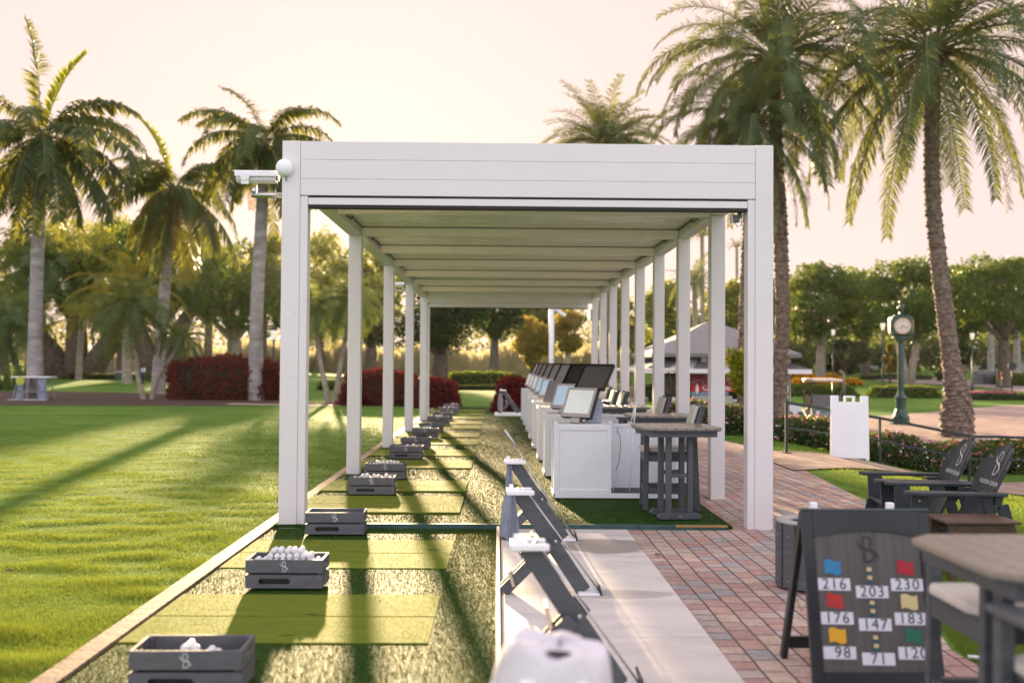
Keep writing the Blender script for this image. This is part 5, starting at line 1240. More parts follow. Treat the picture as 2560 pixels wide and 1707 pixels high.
mini('foxtail palm with thin right trunk, crown behind the second left post', 838, 1007, [(850, 920), (864, 845), (874, 780), (880, 745)], small, [(0, 6), (1, 9), (2, 9), (3, 9), (4, 7)], 1.15, 9, [.13, .10, .09, .08, .08], name='foxtail_palm')
mini('fan-like palm seen high between the last two right posts', 1758, 930, [(1756, 760), (1755, 590)], stiff, [(0, 5), (1, 8), (2, 8), (3, 6)], .62, 10, [.25, .2, .18], D=90, name='far_palm')
mini('spiky far palm left of the kiosk roof between pergola posts', 1738, 930, [(1738, 830), (1736, 710)], stiff, [(0, 5), (1, 9), (2, 9), (3, 8), (4, 6)], .95, 11, [.28, .22, .2], D=80, name='far_palm')
mini('small far palm tuft left of the paired date palm trunks', 1842, 930, [(1842, 760), (1842, 620)], stiff, [(0, 5), (1, 7), (2, 7)], .45, 12, [.2, .16, .14], D=95, name='far_palm')

# ================================================================== TREES
def T(lab, px, by, topy, rpx, D=None, zf=.55, leaf=L_OAK, seed=1, n=7000, nb=28, size=None, tr=.35, bark=BARK_OAK, cat='tree', name='broadleaf_tree', group='trees beyond the range', botpx=None, **kw):
    b = G(px, by) if D is None else Vector((at(px, by, D).x, D, gh(at(px, by, D).x, D)))
    D = b.y; top = at(px, topy, D).z - b.z; rx = rpx * D / F
    bot = (at(px, botpx, D).z - b.z) if botpx else top * (1 - zf)
    rz = (top - bot) / 2
    return tree(name, lab, cat, b, top, rx, rz, (top + bot) / 2, tr, leaf, bark, n, size or (.0042 * D), nb, seed, group, **kw)
# left
T('huge spreading ficus with a thick forked trunk behind the tallest royal palm', 190, 940, 520, 215, D=72, botpx=800, leaf=L_FICUS, seed=3, n=11000, nb=44, tr=1.0, split=3)
T('broad ficus with dark double trunk right of the golden palm', 395, 942, 545, 150, D=68, botpx=810, leaf=L_OAK, seed=4, n=9000, nb=34, tr=.8, split=2)
T('dark spreading tree with slanting limbs behind the copper hedge', 585, 905, 590, 145, D=74, botpx=850, leaf=L_OAK, seed=5, n=8000, nb=30, tr=.6, bark=BARK_PALE)
T('leafy tree cut by the left edge of the picture', 5, 930, 590, 120, D=80, botpx=830, leaf=L_FICUS, seed=6, n=7000, tr=.5)
T('tall pale green tree rising behind the middle royal palm', 270, 930, 545, 120, D=100, botpx=760, leaf=L_FICUS, seed=16, n=6000, tr=.5)
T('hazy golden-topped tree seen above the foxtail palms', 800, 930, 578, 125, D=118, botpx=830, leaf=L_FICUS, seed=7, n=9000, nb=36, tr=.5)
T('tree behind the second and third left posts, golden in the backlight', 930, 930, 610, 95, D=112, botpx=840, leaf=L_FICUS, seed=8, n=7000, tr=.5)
T('dark trunked tree just right of the front left post', 722, 975, 700, 60, D=60, botpx=845, leaf=L_OAK, seed=9, n=3500, tr=.38)
T('dark tree behind the third left pergola post', 925, 948, 715, 72, D=62, botpx=870, leaf=L_DARK, seed=10, n=5000, tr=.36)
T('dense dark green oak in the middle of the view under the pergola end', 1100, 962, 610, 150, D=54, botpx=885, leaf=L_DARK, seed=11, n=14000, nb=52, tr=.42, size=.2)
T('dark tree tops hanging behind the oak near the lamp pole', 1235, 940, 660, 85, D=85, botpx=850, leaf=L_DARK, seed=12, n=5500, tr=.4)
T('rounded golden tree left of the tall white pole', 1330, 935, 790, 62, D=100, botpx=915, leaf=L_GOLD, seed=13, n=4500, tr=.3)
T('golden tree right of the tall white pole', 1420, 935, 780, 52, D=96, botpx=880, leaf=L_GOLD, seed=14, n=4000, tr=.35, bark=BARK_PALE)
T('tall green tree behind the golden trees under the pergola end', 1370, 925, 700, 110, D=125, botpx=860, leaf=L_OAK, seed=15, n=7000, tr=.5, bark=BARK_PALE)
T('leafy mass filling in behind the golden palm and pygmy palms', 300, 925, 640, 130, D=88, botpx=860, leaf=L_OAK, seed=43, n=6500, tr=.4)
T('soft golden tree behind the trunk of the right royal palm', 655, 930, 578, 90, D=84, botpx=800, leaf=L_FICUS, seed=41, n=5200, tr=.4)
T('loose tree filling the gap left of the right royal palm', 520, 925, 575, 95, D=92, botpx=800, leaf=L_FICUS, seed=42, n=5500, tr=.4)
# right through the posts
T('tree seen through the middle right pergola posts', 1560, 925, 715, 85, D=105, botpx=880, leaf=L_FICUS, seed=20, n=5000, tr=.4)
T('tree seen just left of the kiosk roof', 1665, 925, 700, 80, D=98, botpx=860, leaf=L_FICUS, seed=21, n=5000, tr=.4)
T('leafy tree behind the kiosk roof and the paired palm trunks', 1835, 930, 700, 75, D=92, botpx=860, leaf=L_FICUS, seed=22, n=5000, tr=.4)
T('oak with a forked pale trunk behind the golf cart', 2052, 957, 655, 118, botpx=860, leaf=L_OAK, seed=23, n=9000, nb=32, tr=.42, bark=BARK_PALE, fork=.3)
T('oak crown between the pergola and the forked oak', 1955, 940, 690, 80, D=100, botpx=850, leaf=L_FICUS, seed=24, n=6000, tr=.4)
T('twin-stemmed pale oak directly behind the street clock', 2270, 966, 648, 135, botpx=850, leaf=L_OAK, seed=25, n=9500, nb=36, tr=.42, bark=BARK_PALE, split=2)
T('tall oak between the forked oak and the street clock', 2165, 938, 655, 105, D=112, botpx=850, leaf=L_OAK, seed=26, n=7000, tr=.42)
T('oak behind the big date palm trunk', 2385, 945, 665, 110, D=105, botpx=850, leaf=L_OAK, seed=27, n=7500, tr=.5)
T('wide oak at the right edge of the picture', 2510, 962, 640, 150, D=84, botpx=850, leaf=L_OAK, seed=28, n=10000, nb=38, tr=.5)
T('dark oak behind the wide oak at the right edge', 2600, 940, 650, 110, D=110, botpx=850, leaf=L_OAK, seed=29, n=6000, tr=.5)
T('rounded dark green shrub beyond the orange flower bed', 2112, 938, 846, 70, D=108, botpx=936, leaf=L_DARK, seed=30, n=4500, nb=14, tr=.2, name='round_shrub', cat='shrub')
T('rounded dark shrub mass left of the big date palm trunk', 2375, 962, 840, 72, D=95, botpx=955, leaf=L_DARK, seed=31, n=4500, nb=14, tr=.2, name='round_shrub', cat='shrub')
T('small yellow-leaved tree right behind the clock post', 2225, 955, 860, 24, D=90, botpx=930, leaf=L_GOLD, seed=32, n=1200, nb=8, tr=.1, name='small_tree')
# distant woods
g = np.random.default_rng(79); bl = []
for i in range(90):
    x = 16 + 110 * g.random(); y = 132 + 14 * g.random(); h = 8.5 + 4.0 * g.random(); bl.append((x, y, h * .45, 4 + 3 * g.random(), 3, h * .55))
P = blob_points(bl, 34000, g); P = P[P[:, 2] > -.5]; Vv, Ff = leaf_quads(P, .7, g); struct('shaded_wood', npmesh('shaded_wood', Vv, Ff, L_OAK), stuff=True)
bl = [(14 + 100 * g.random(), 120 + 8 * g.random(), 1.2 + 2.2 * g.random(), 3.2, 2.2, 2.4) for i in range(80)]
P = blob_points(bl, 26000, g); P = P[P[:, 2] > -.5]; Vv, Ff = leaf_quads(P, .5, g); struct('undergrowth', npmesh('undergrowth', Vv, Ff, L_DARK), stuff=True)
g = np.random.default_rng(77); bl = []
for i in range(130):
    x = -150 + 300 * g.random(); y = 165 + 40 * g.random(); h = 8 + 5 * g.random(); bl.append((x, y, h * .45, 5 + 4 * g.random(), 3, h * .55))
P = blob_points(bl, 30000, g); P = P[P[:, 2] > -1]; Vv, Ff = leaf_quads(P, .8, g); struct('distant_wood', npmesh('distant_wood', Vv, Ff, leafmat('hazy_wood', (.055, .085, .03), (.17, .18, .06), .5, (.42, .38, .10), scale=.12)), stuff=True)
g = np.random.default_rng(78); n = 5200; X = -46 + 66 * g.random(n); Y = 118 + 10 * g.random(n); H = 2.2 + 1.4 * g.random(n) + .7 * np.sin(X * .6); Wd = .12 + .12 * g.random(n)
V = np.empty((n, 4, 3)); V[:, 0] = np.stack([X - Wd, Y, X * 0 - .1], 1); V[:, 1] = np.stack([X + Wd, Y, X * 0 - .1], 1); lx_ = X + g.normal(size=n) * .5; V[:, 2] = np.stack([lx_ + Wd * .3, Y, H], 1); V[:, 3] = np.stack([lx_ - Wd * .3, Y, H], 1)
struct('tall_reeds', npmesh('tall_reeds', V.reshape(-1, 3), np.arange(n * 4).reshape(n, 4), leafmat('reed', (.20, .18, .10), (.38, .34, .19), .5, (.55, .5, .28), scale=.5)), stuff=True)

# ================================================================== HEDGES AND BEDS
def H(lab, px0, px1, by, topy, depth, leaf, n, size, seed, D=None, **kw):
    pm = (px0 + px1) / 2; b = G(pm, by) if D is None else Vector((at(pm, by, D).x, D, gh(at(pm, by, D).x, D)))
    w = (px1 - px0) * b.y / F; h = at(pm, topy, b.y).z - b.z
    return hedge('hedge', lab, 'hedge', (b.x, b.y + depth / 2, b.z), (w, depth, h), leaf, n, size, seed, **kw)
H('long copper-red hedge beside the right royal palm, left of the pergola', 414, 688, 1001, 897, 1.6, L_RED, 9000, .13, 1, group='copper-red hedges', round_=.4)
H('copper-red hedge seen between the left pergola posts', 850, 1045, 1016, 932, 1.5, L_RED, 7000, .12, 2, group='copper-red hedges', round_=.35)
H('copper-red hedge end beside the far ball crates', 1020, 1142, 1021, 950, 1.5, L_RED, 5000, .11, 3, group='copper-red hedges', round_=.45)
H('copper-red bush behind the far consoles', 1236, 1345, 1036, 950, 1.6, L_RED, 5000, .12, 4, group='copper-red hedges', round_=.6)
H('clipped yellow-green hedge in the middle distance below the oak', 1118, 1298, 966, 931, 1.5, L_HEDGE, 4000, .16, 5, D=64)
H('low dark box hedge in front of the yellow-green hedge', 1140, 1260, 979, 964, 1.0, L_DARK, 2500, .12, 6, D=56)
H('small yellow-lit hedge right of the dark trunk, between front posts', 792, 868, 990, 956, 1.2, L_HEDGE, 2000, .14, 7, D=52)
H('low dark hedge behind the number sign, left of the copper hedge', 158, 372, 956, 936, 1.2, L_DARK, 4000, .16, 8, D=66)
H('short dark hedge right of the number sign', 362, 420, 962, 930, 1.2, L_HEDGE, 1500, .15, 9, D=62)
H('clipped hedge behind the golf cart', 1978, 2148, 992, 964, 1.6, L_HEDGE, 4500, .16, 10)
H('clipped hedge between the lamp post and the big date palm', 2188, 2358, 996, 966, 1.6, L_HEDGE, 4500, .16, 11)
H('low dark green hedge at the right edge under the pink flowers', 2412, 2600, 1001, 986, 1.2, L_DARK, 3500, .15, 12)
H('clipped hedge beyond the road at the right edge', 2508, 2620, 966, 935, 2, L_HEDGE, 2500, .2, 13)
H('green hedge behind the second golf cart, seen between posts', 1560, 1700, 985, 962, 1.2, L_DARK, 2500, .16, 14, D=60)
H('dark hedge along the road beyond the lamp post', 2165, 2330, 950, 938, 2, L_DARK, 2500, .25, 15)
def bed(lab, px0, px1, by, topy, depth, fl, n, nf, seed, fs, size=.12, rz=0, D=None, leaf=L_FLOW, name='flower_bed'):
    pm = (px0 + px1) / 2; b = G(pm, by) if D is None else Vector((at(pm, by, D).x, D, gh(at(pm, by, D).x, D)))
    w = (px1 - px0) * b.y / F; h = at(pm, topy, b.y).z - b.z
    t = hedge('flower_bed', lab, 'flower bed', (b.x, b.y + depth / 2, b.z), (w, depth, max(.15, h)), leaf, n, size, seed, rz=rz, flowers=fl, nf=nf, fsize=fs, round_=.35); return t
bed('upper strip of orange flowers on the lit slope beyond the golf cart', 1962, 2100, 948, 936, 1.5, ORANGE, 1500, 1400, 1, .25, .2)
bed('lower strip of orange flowers above the clipped hedge', 1990, 2156, 964, 948, 2.0, ORANGE, 1800, 1700, 2, .25, .2)
bed('bed of pink and white flowers at the right edge beyond the plaza', 2414, 2540, 987, 980, 1.5, PINK, 1200, 900, 3, .16, .12)
# flower hedge behind the rail, in individual clumps
fh = [(4.75, 24.0, 1.7, .62), (5.2, 22.3, 1.9, .62), (6.6, 21.6, 1.9, .60), (8.1, 21.3, 1.9, .60), (9.6, 21.2, 2.0, .62), (11.0, 21.6, 1.9, .64), (12.4, 22.2, 2.0, .66), (13.8, 22.8, 2.0, .62)]
fl = ['pink-flowered bush left of the front right pergola post, seen past the bar tables', 'pink-flowered bush right behind the first handrail post', 'pink-flowered bush behind the blank sandwich board', 'pink-flowered bush right of the blank sandwich board', 'pink-flowered bush behind the farther black garden chair', 'flower bush at the foot of the big date palm', 'flower bush behind the nearer black garden chair', 'flower bush at the right edge behind the handrail']
for i, ((x, y, w, h), l) in enumerate(zip(fh, fl)):
    t = hedge('flower_bush', l, 'bush', (x, y, gh(x, y) - .02), (w, 1.15, h), L_FLOW, 5200, .075, 40 + i, 'pink flower bushes behind the handrail', flowers=PINK if i != 5 else leafmat('coral_petal', (.6, .15, .08), (.8, .4, .15), .4), nf=300, fsize=.055, round_=.45)
    g = np.random.default_rng(90 + i); P = np.stack([(g.random(60) - .5) * w, -.5 + .1 * g.normal(size=60), .1 + .4 * g.random(60)], 1); Vv, Ff = leaf_quads(P, .05, g, 1.0); o = link('white_blossom', npmesh('white_blossom', Vv, Ff, WHITEP), t); o['kind'] = 'stuff'
# spiky plant cluster far left
b = G(20, 975); g = np.random.default_rng(5); t = thing('spiky_plant', 'dark clump of spiky upright plants at the left edge beside the ball rack', 'plant', b)
m = MB()
for i in range(90):
    a = g.random() * 2 * PI; r = .9 * g.random() ** .5; p0 = Vector((math.cos(a) * r * 1.6, math.sin(a) * r, 0)); h = .7 + .9 * g.random(); d = Vector((math.cos(a) * .4 * g.random(), math.sin(a) * .3, 1)).normalized(); w = Vector((.05, .02, 0))
    m.quad(p0 - w, p0 + w, p0 + d * h * .6 + w * .9, p0 + d * h * .6 - w * .9); m.quad(p0 + d * h * .6 - w * .9, p0 + d * h * .6 + w * .9, p0 + d * h + w * .1, p0 + d * h - w * .1)
m.build('leaves', leafmat('spike_leaf', (.02, .05, .02), (.10, .15, .05), .3, scale=2), t)
# ball rack with yellow disc
b = G(85, 1000); t = thing('ball_rack', 'grey rack with a white top and round yellow target, before the tallest royal palm', 'rack', b)
for x in (-.62, -.3, .28, .6):
    for y in (-.3, .3): MB().beam((x * 1.1, y * 1.1, 0), (x * .8, y * .8, .88), .04, .04).build('leg', mat('rack_grey', (.20, .22, .28), .5), t)
MB().bx(-.72, .72, -.36, .36, .86, .90).build('top', WPVC, t, bevel=.005); MB().bx(-.5, .5, -.3, .3, .30, .33).build('shelf', mat('rack_grey', (.2, .2, .28), .5), t)
MB().bx(-.3, .6, -.34, -.30, 0, .03).bx(-.85, -.4, -.34, -.30, 0, .03).build('foot_bar', WPVC, t)
for s_ in (-1, 1): MB().prism([(-.16, 0), (.16, 0), (.10, .42), (.18, .80), (-.18, .80), (-.08, .42)], -.02, .02, Matrix.Rotation(R(90), 3, 'X'), (s_ * .42, -.28, .04)).build('cloth_panel', TOWEL, t, bevel=.01)
MB().lathe([(.165, -.015), (.17, 0), (.165, .015)], (-.33, -.42, .74), 24, Matrix.Rotation(R(90), 3, 'X')).build('yellow_disc', mat('disc_yellow', (.42, .48, .06), .4), t)
# number sign 10
b = G(358, 960); t = thing('number_sign', 'small dark sign post reading 10 left of the copper hedge', 'sign', b)
MB().bx(-.05, .05, -.04, .04, 0, .7).build('post', BLACK, t); MB().bx(-.17, .17, -.06, -.0, .50, 1.0).build('board', mat('sign_navy', (.04, .045, .07), .5), t, bevel=.02)
text_obj('numeral', '10', .30, WPVC, t, plane_m4((1, 0, 0), (0, 0, 1), (0, -.066, .80)), .004, 1.0, .012)
b = G(305, 950); t = thing('litter_box', 'small dark green box with a pale lid by the low hedge on the left', 'box', b); MB().bx(-.35, .35, -.25, .25, 0, .5).build('body', GREEN_EDGE, t); MB().bx(-.38, .38, -.28, .28, .50, .56).build('lid', mat('lid_pale', (.4, .38, .38), .5), t)

# ================================================================== CLOCK, LAMPS, KIOSK, CARTS
b = G(2252, 1062); k = b.y / F
t = thing('street_clock', 'tall dark green four-faced street clock on the plaza', 'clock', b, R(-12)); H_ = 288 * k
MB().lathe([(.42, 0), (.42, .08), (.33, .10), (.33, .30), (.27, .40), (.20, .62), (.21, .95), (.24, 1.0), (.26, 1.06), (.20, 1.10), (.14, 1.16), (.125, 1.3), (.115, 3.15), (.13, 3.2), (.20, 3.28), (.24, 3.40)], (0, 0, 0), 12, smooth=False).build('column', CLOCKG, t)
MB().bx(-.40, .40, -.40, .40, 3.42, 4.18).build('case', CLOCKG, t, bevel=.09, seg=3)
MB().bx(-.30, .30, -.30, .30, 3.33, 3.419).bx(-.27, .27, -.27, .27, 4.181, 4.24).build('case_moulding', CLOCKG, t, bevel=.02)
MB().lathe([(.10, 4.24), (.06, 4.30), (.05, 4.42), (.11, 4.48), (.12, 4.53), (.05, 4.58), (.04, 4.66), (.07, 4.70), (.05, 4.76), (.01, 4.86)], (0, 0, 0), 12).build('finial', CLOCKG, t)
for i in range(4):
    a = i * PI / 2; Mr = Matrix.Rotation(a, 3, 'Z'); Mx = Mr @ Matrix.Rotation(R(90), 3, 'X'); c = Mr @ Vector((0, -.40, 3.80))
    d = MB().lathe([(.285, 0), (.285, .012)], c, 32, Mx).build('dial', DIAL, t); MB().lathe([(.285, 0), (.31, 0), (.31, .03), (.285, .03)], c, 32, Mx, cap=False).build('dial_rim', GOLD, t)
    h = MB(); 
    for k_ in range(12):
        q = k_ * PI / 6; v = Mr @ Vector((math.sin(q) * .235, -.414, math.cos(q) * .235)); M2 = Mr @ Matrix.Rotation(q, 3, 'Y'); h.box(Vector((0, 0, 3.80)) + v, (.016, .004, .045 if k_ % 3 else .06), M2)
    for ang, L_, w in ((112, .24, .018), (217, .15, .024)):
        q = R(ang); v = Mr @ Vector((math.sin(q) * L_ * .42, -.419, math.cos(q) * L_ * .42)); h.box(Vector((0, 0, 3.80)) + v, (w, .005, L_), Mr @ Matrix.Rotation(q, 3, 'Y'))
    h.build('hands_and_marks', BLACK, d)
def lamp(lab, px, by, topy, D=None):
    b = G(px, by) if D is None else Vector((at(px, by, D).x, D, gh(at(px, by, D).x, D)))
    h = at(px, topy, b.y).z - b.z; t = thing('street_lamp', lab, 'street lamp', b, group='dark street lamps')
    MB().lathe([(.16, 0), (.16, .25), (.09, .4), (.07, 1.0), (.055, h - .75)], (0, 0, 0), 10).build('post', RAILM, t)
    MB().lathe([(.12, h - .72), (.19, h - .25), (.19, h - .22)], (0, 0, 0), 8).build('lantern', mat('lantern_glass', (.75, .68, .6), .3, emit=((1, .85, .65), .45)), t)
    MB().lathe([(.24, h - .22), (.15, h - .08), (.04, h - .03), (.02, h)], (0, 0, 0), 8).bx(-.14, .14, -.14, .14, h - .76, h - .72).build('lantern_cap', RAILM, t); return t
lamp('dark street lamp just left of the green clock', 2207, 993, 800); lamp('dark street lamp behind the golf cart, in front of the forked oak', 2083, 962, 818)
lamp('dark street lamp right of the big date palm', 2431, 978, 826); lamp('dark street lamp between the right royal palm and the pergola', 683, 974, 815); lamp('dark lamp post behind the golden palm on the left', 231, 942, 800, D=75)
# directory board, round sign, car, water fountain post
b = G(2467, 962); k = b.y / F; w = 68 * k / 2; z0 = at(2467, 961, b.y).z - b.z; z1 = at(2467, 929, b.y).z - b.z
t = thing('directory_board', 'dark directory board with two columns of pale lines beyond the plaza', 'sign board', b)
MB().bx(-w, w, -.05, .05, z0, z1).build('board', mat('board_dark', (.06, .065, .085), .5), t); MB().bx(-w * .9, -w * .9 + .12, -.04, .04, -.1, z0).bx(w * .9 - .12, w * .9, -.04, .04, -.1, z0).build('leg', BLACK, t)
m = MB(); hh = z1 - z0; m.bx(-w * .75, w * .6, -.056, -.052, z1 - hh * .18, z1 - hh * .08)
for i in range(5):
    z = z1 - hh * (.32 + .14 * i); m.bx(-w * .92, -w * (.35 - .03 * (i % 3)), -.056, -.052, z - hh * .02, z + hh * .02); m.bx(0.02, w * (.5 + .05 * i), -.056, -.052, z - hh * .02, z + hh * .02)
m.build('lettering', mat('board_line', (.28, .29, .33), .5), t)
b = G(2530, 981); t = thing('round_sign', 'dark octagonal sign on a thin post near the right edge', 'sign', b); k = b.y / F; z1 = at(2530, 916, b.y).z - b.z
MB().tube([(0, 0, 0), (0, 0, z1)], .045, 8).build('post', RAILM, t); MB().lathe([(11 * k, -.02), (11 * k, .02)], (0, -.06, z1), 8, Matrix.Rotation(R(90), 3, 'X') @ Matrix.Rotation(R(22.5), 3, 'Z')).build('plate', mat('plate_dark', (.02, .02, .035), .5), t)
b = G(2504, 979); t = thing('marker_post', 'thin green marker post with red and yellow tip near the directory board', 'post', b); z1 = at(2504, 930, b.y).z - b.z
MB().tube([(0, 0, 0), (0, 0, z1 * .6)], .05, 8).build('post', GREEN_EDGE, t); MB().tube([(0, 0, z1 * .6), (0, 0, z1 * .75)], .05, 8).build('yellow_band', GOLD, t); MB().tube([(0, 0, z1 * .75), (0, 0, z1)], .05, 8).build('red_tip', mat('tip_red', (.5, .03, .03), .5), t)
b = Vector((at(2148, 935, 118).x, 118, gh(at(2148, 935, 118).x, 118)))
t = thing('parked_car', 'pale blue car parked far away beyond the lit slope', 'car', b, R(-20))
MB().prism([(-2.1, .35), (2.1, .35), (2.15, .75), (1.3, .92), (-1.6, .98), (-2.15, .8)], -.85, .85, Matrix.Rotation(R(90), 3, 'X')).build('body', mat('car_paint', (.22, .32, .42), .25, .4, coat=.8), t, bevel=.08, seg=2)
MB().prism([(-1.3, .98), (.9, .92), (.35, 1.42), (-.8, 1.45)], -.72, .72, Matrix.Rotation(R(90), 3, 'X')).build('cabin', mat('car_glass', (.05, .07, .09), .1), t, bevel=.05)
for x in (-1.3, 1.3):
    for y in (-.86, .86): MB().lathe([(.33, -.1), (.33, .1)], (x, y, .33), 16, Matrix.Rotation(R(90), 3, 'X')).build('wheel', BLACK, t)
b = G(2110, 992); t = thing('bottle_post', 'slim grey post with an angled top catching orange light behind the golf cart', 'post', b); z1 = at(2110, 927, b.y).z - b.z
MB().tube([(0, 0, 0), (0, 0, z1 - .2), (-.3, 0, z1)], .09, 8).build('post', BARK_PALE, t)
# building far centre left (white glimpses)
t = thing('far_house', 'small white house glimpsed far off between the left trunks', 'house', (at(275, 880, 130).x, 132, .1)); MB().bx(-2.6, 2.6, -2, 2, 0, 2.0).build('wall', WPVC, t); MB().prism([(-2.9, 2.0), (2.9, 2.0), (0, 3.0)], -2.3, 2.3, Matrix.Rotation(R(90), 3, 'X')).build('roof', ROOFG, t); MB().bx(-1.6, -.8, -2.05, -1.99, .6, 1.5).bx(.6, 1.4, -2.05, -1.99, .6, 1.5).build('window', BLACK, t)
t = thing('far_house', 'pale building glimpsed far off behind the directory board', 'house', (at(2452, 905, 125).x, 126, gh(60, 126))); MB().bx(-1.5, 6, -2, 2, 0, 1.6).build('wall', mat('stucco', (.6, .55, .5), .7), t); MB().prism([(-1.9, 1.6), (6.4, 1.6), (2.2, 3.2)], -2.3, 2.3, Matrix.Rotation(R(90), 3, 'X')).build('roof', mat('roof_brown', (.2, .14, .12), .7), t); MB().bx(-.5, .6, -2.05, -1.99, .5, 1.2).build('window', BLACK, t)
# far palm pale trunks by the right edge
for px_, lab in ((2478, 'pale smooth palm trunk behind the directory board'), (2543, 'pale smooth trunk at the right edge behind the octagonal sign')):
    q = at(px_, 930, 98); tree('pale_palm', lab, 'tree', (q.x, 98, gh(q.x, 98)), 8.5, 2.0, 1.3, 7.6, .30, L_OAK, BARK_ROYAL, 1200, .4, 8, 55, group='pale trunks on the right')

# kiosk
KD = 36.0; kx = at(1812, 900, KD).x; kz = gh(kx, KD)
KK = thing('refreshment_kiosk', 'snack kiosk with grey hipped roof, striped grey awning and red drink banner', 'kiosk', (kx, KD + 2.4, kz))
def kz_(py): return at(1812, py, KD).z - kz
ez = kz_(893); eh = kz_(884); ap = kz_(796); R1 = 2.72; AW = 2.98; az0 = kz_(922); az1 = kz_(893); av = kz_(933)
MB().prism([(-R1, -R1), (R1, -R1), (R1, R1), (-R1, R1)], ez, eh).build('eave', mat('eave_grey', (.18, .18, .195), .6), KK)
m = MB(); o_ = [(-R1, -R1, eh), (R1, -R1, eh), (R1, R1, eh), (-R1, R1, eh)]
for i in range(4): a, b_ = o_[i], o_[(i + 1) % 4]; m.quad(a, b_, (0.12 if b_[0] > 0 else -.12, 0, ap), (0.12 if a[0] > 0 else -.12, 0, ap))
m.build('roof', ROOFG, KK)
in_ = 1.95; nS = 7
for side in range(4):
    Mr = Matrix.Rotation(side * PI / 2, 3, 'Z'); dk = MB(); lt = MB()
    for i in range(nS):
        f0 = -1 + 2 * i / nS; f1 = -1 + 2 * (i + 1) / nS; tgt = dk if i % 2 == 0 else lt
        tgt.quad(Mr @ Vector((f0 * AW, -AW, az0)), Mr @ Vector((f1 * AW, -AW, az0)), Mr @ Vector((f1 * in_, -in_, az1)), Mr @ Vector((f0 * in_, -in_, az1)))
    dk.build('awning_dark_stripes', AWND, KK); lt.build('awning_light_stripes', AWNL, KK)
m = MB(); m.bx(-AW, AW, -AW - .02, -AW, av, az0).bx(-AW, AW, AW, AW + .02, av, az0).bx(-AW - .02, -AW, -AW, AW, av, az0).bx(AW, AW + .02, -AW, AW, av, az0); m.build('awning_valance', WPVC, KK)
for x in (-2.3, -.75, .75, 2.3):
    for y in (-2.3, 2.3): MB().bx(x - .10, x + .10, y - .10, y + .10, 0, ez).build('column', mat('kiosk_post', (.50, .44, .38), .6), KK)
MB().bx(-2.2, -.55, -2.2, -2.12, 0, .95).bx(-.55, 2.2, -2.2, -2.12, 0, .95).bx(-2.3, 2.3, -2.4, -2.05, .95, 1.02).build('counter', WPVC, KK)
MB().bx(-2.2, 2.2, -.2, 0, 0, ez).build('back_wall', mat('kiosk_wall', (.16, .11, .085), .7, var=.4, scale=2), KK)
MB().bx(1.0, 2.1, -.9, -.25, .0, 1.9).build('dark_window', BLACK, KK); MB().bx(-2.1, -1.3, -.5, -.25, 1.1, 1.8).build('menu_window', mat('dim_glass', (.18, .17, .14), .2), KK)
xb0 = at(1728, 970, KD).x - kx; xb1 = at(1800, 970, KD).x - kx
MB().bx(xb0, xb1 + .55, -2.46, -2.43, kz_(979), kz_(962)).build('red_banner', mat('banner_red', (.62, .015, .02), .45, var=.05), KK)
text_obj('banner_lettering', 'Coca-Cola', .26, WPVC, KK, plane_m4((1, 0, 0), (0, 0, 1), ((xb0 + xb1) / 2 + .38, -2.465, kz_(970))), .002, .9, .004)
MB().lathe([(.045, 0), (.06, .03), (.06, .22), (.03, .30), (.03, .36)], (xb0 + .2, -2.5, kz_(984)), 10).build('bottle_cutout', WPVC, KK)
MB().bx(xb0, xb1 + .3, -2.44, -2.3, kz_(988), kz_(980)).build('can_row', mat('cans', (.2, .35, .5), .3, var=.9, scale=9), KK)
MB().bx(xb0, xb1 + .4, -2.6, -2.44, kz_(1015), kz_(989)).build('roll_cover', mat('roll_grey', (.5, .49, .47), .5), KK)
g = np.random.default_rng(6); P = blob_points([(xb0 + .6, 0, 0, .9, .25, .30), (xb0 + 1.5, 0, .02, .8, .25, .28)], 900, g); Vv, Ff = leaf_quads(P, .12, g, .8); o = link('flower_basket', npmesh('flower_basket', Vv, Ff, PINK)); o.location = (kx, KD - .1, kz + kz_(948)); tag(o, 'hanging mass of pink flowers under the kiosk awning', 'flowers')
# poster stand and white arched box right of the kiosk
b = Vector((at(1958, 1040, 33).x, 33, gh(at(1958, 1040, 33).x, 33))); t = thing('poster_stand', 'framed white poster with red and yellow scrawl beside the palm trunk right of the kiosk', 'poster', b); z0 = at(1958, 997, 33).z - b.z; z1 = at(1958, 955, 33).z - b.z
MB().bx(-.20, .20, -.03, .03, z0 - .05, z1 + .03).build('frame', CLOCKG, t); MB().bx(-.175, .165, -.036, -.031, z0, z1).build('sheet', WPVC, t)
m = MB(); ribbon(m, [(-.14, .02), (-.06, .05), (.0, .06), (.06, .11), (.13, .10)], .03, Matrix.Translation((0, -.04, (z0 + z1) / 2)) @ Matrix.Diagonal((1, -1, 1, 1)), .0); m.build('red_scrawl', mat('scrawl_red', (.6, .12, .1), .5), t)
m = MB(); ribbon(m, [(-.10, -.10), (-.04, -.07), (.02, -.11), (.08, -.07)], .025, Matrix.Translation((0, -.04, (z0 + z1) / 2)) @ Matrix.Diagonal((1, -1, 1, 1)), .0); m.build('yellow_scrawl', mat('scrawl_yellow', (.7, .6, .15), .5), t)
MB().bx(-.20, .20, -.03, .03, 0, z0 - .06).build('base', mat('base_grey', (.25, .25, .25), .6), t)
b = Vector((at(1970, 1040, 34).x, 34, gh(at(1970, 1040, 34).x, 34))); t = thing('bin_cabinet', 'white cabinet with two arched openings behind the first handrail post', 'cabinet', b); z1 = at(1970, 1012, 34).z - b.z
MB().bx(-.36, .40, -.25, .25, 0, z1).build('body', WPVC, t, bevel=.02)
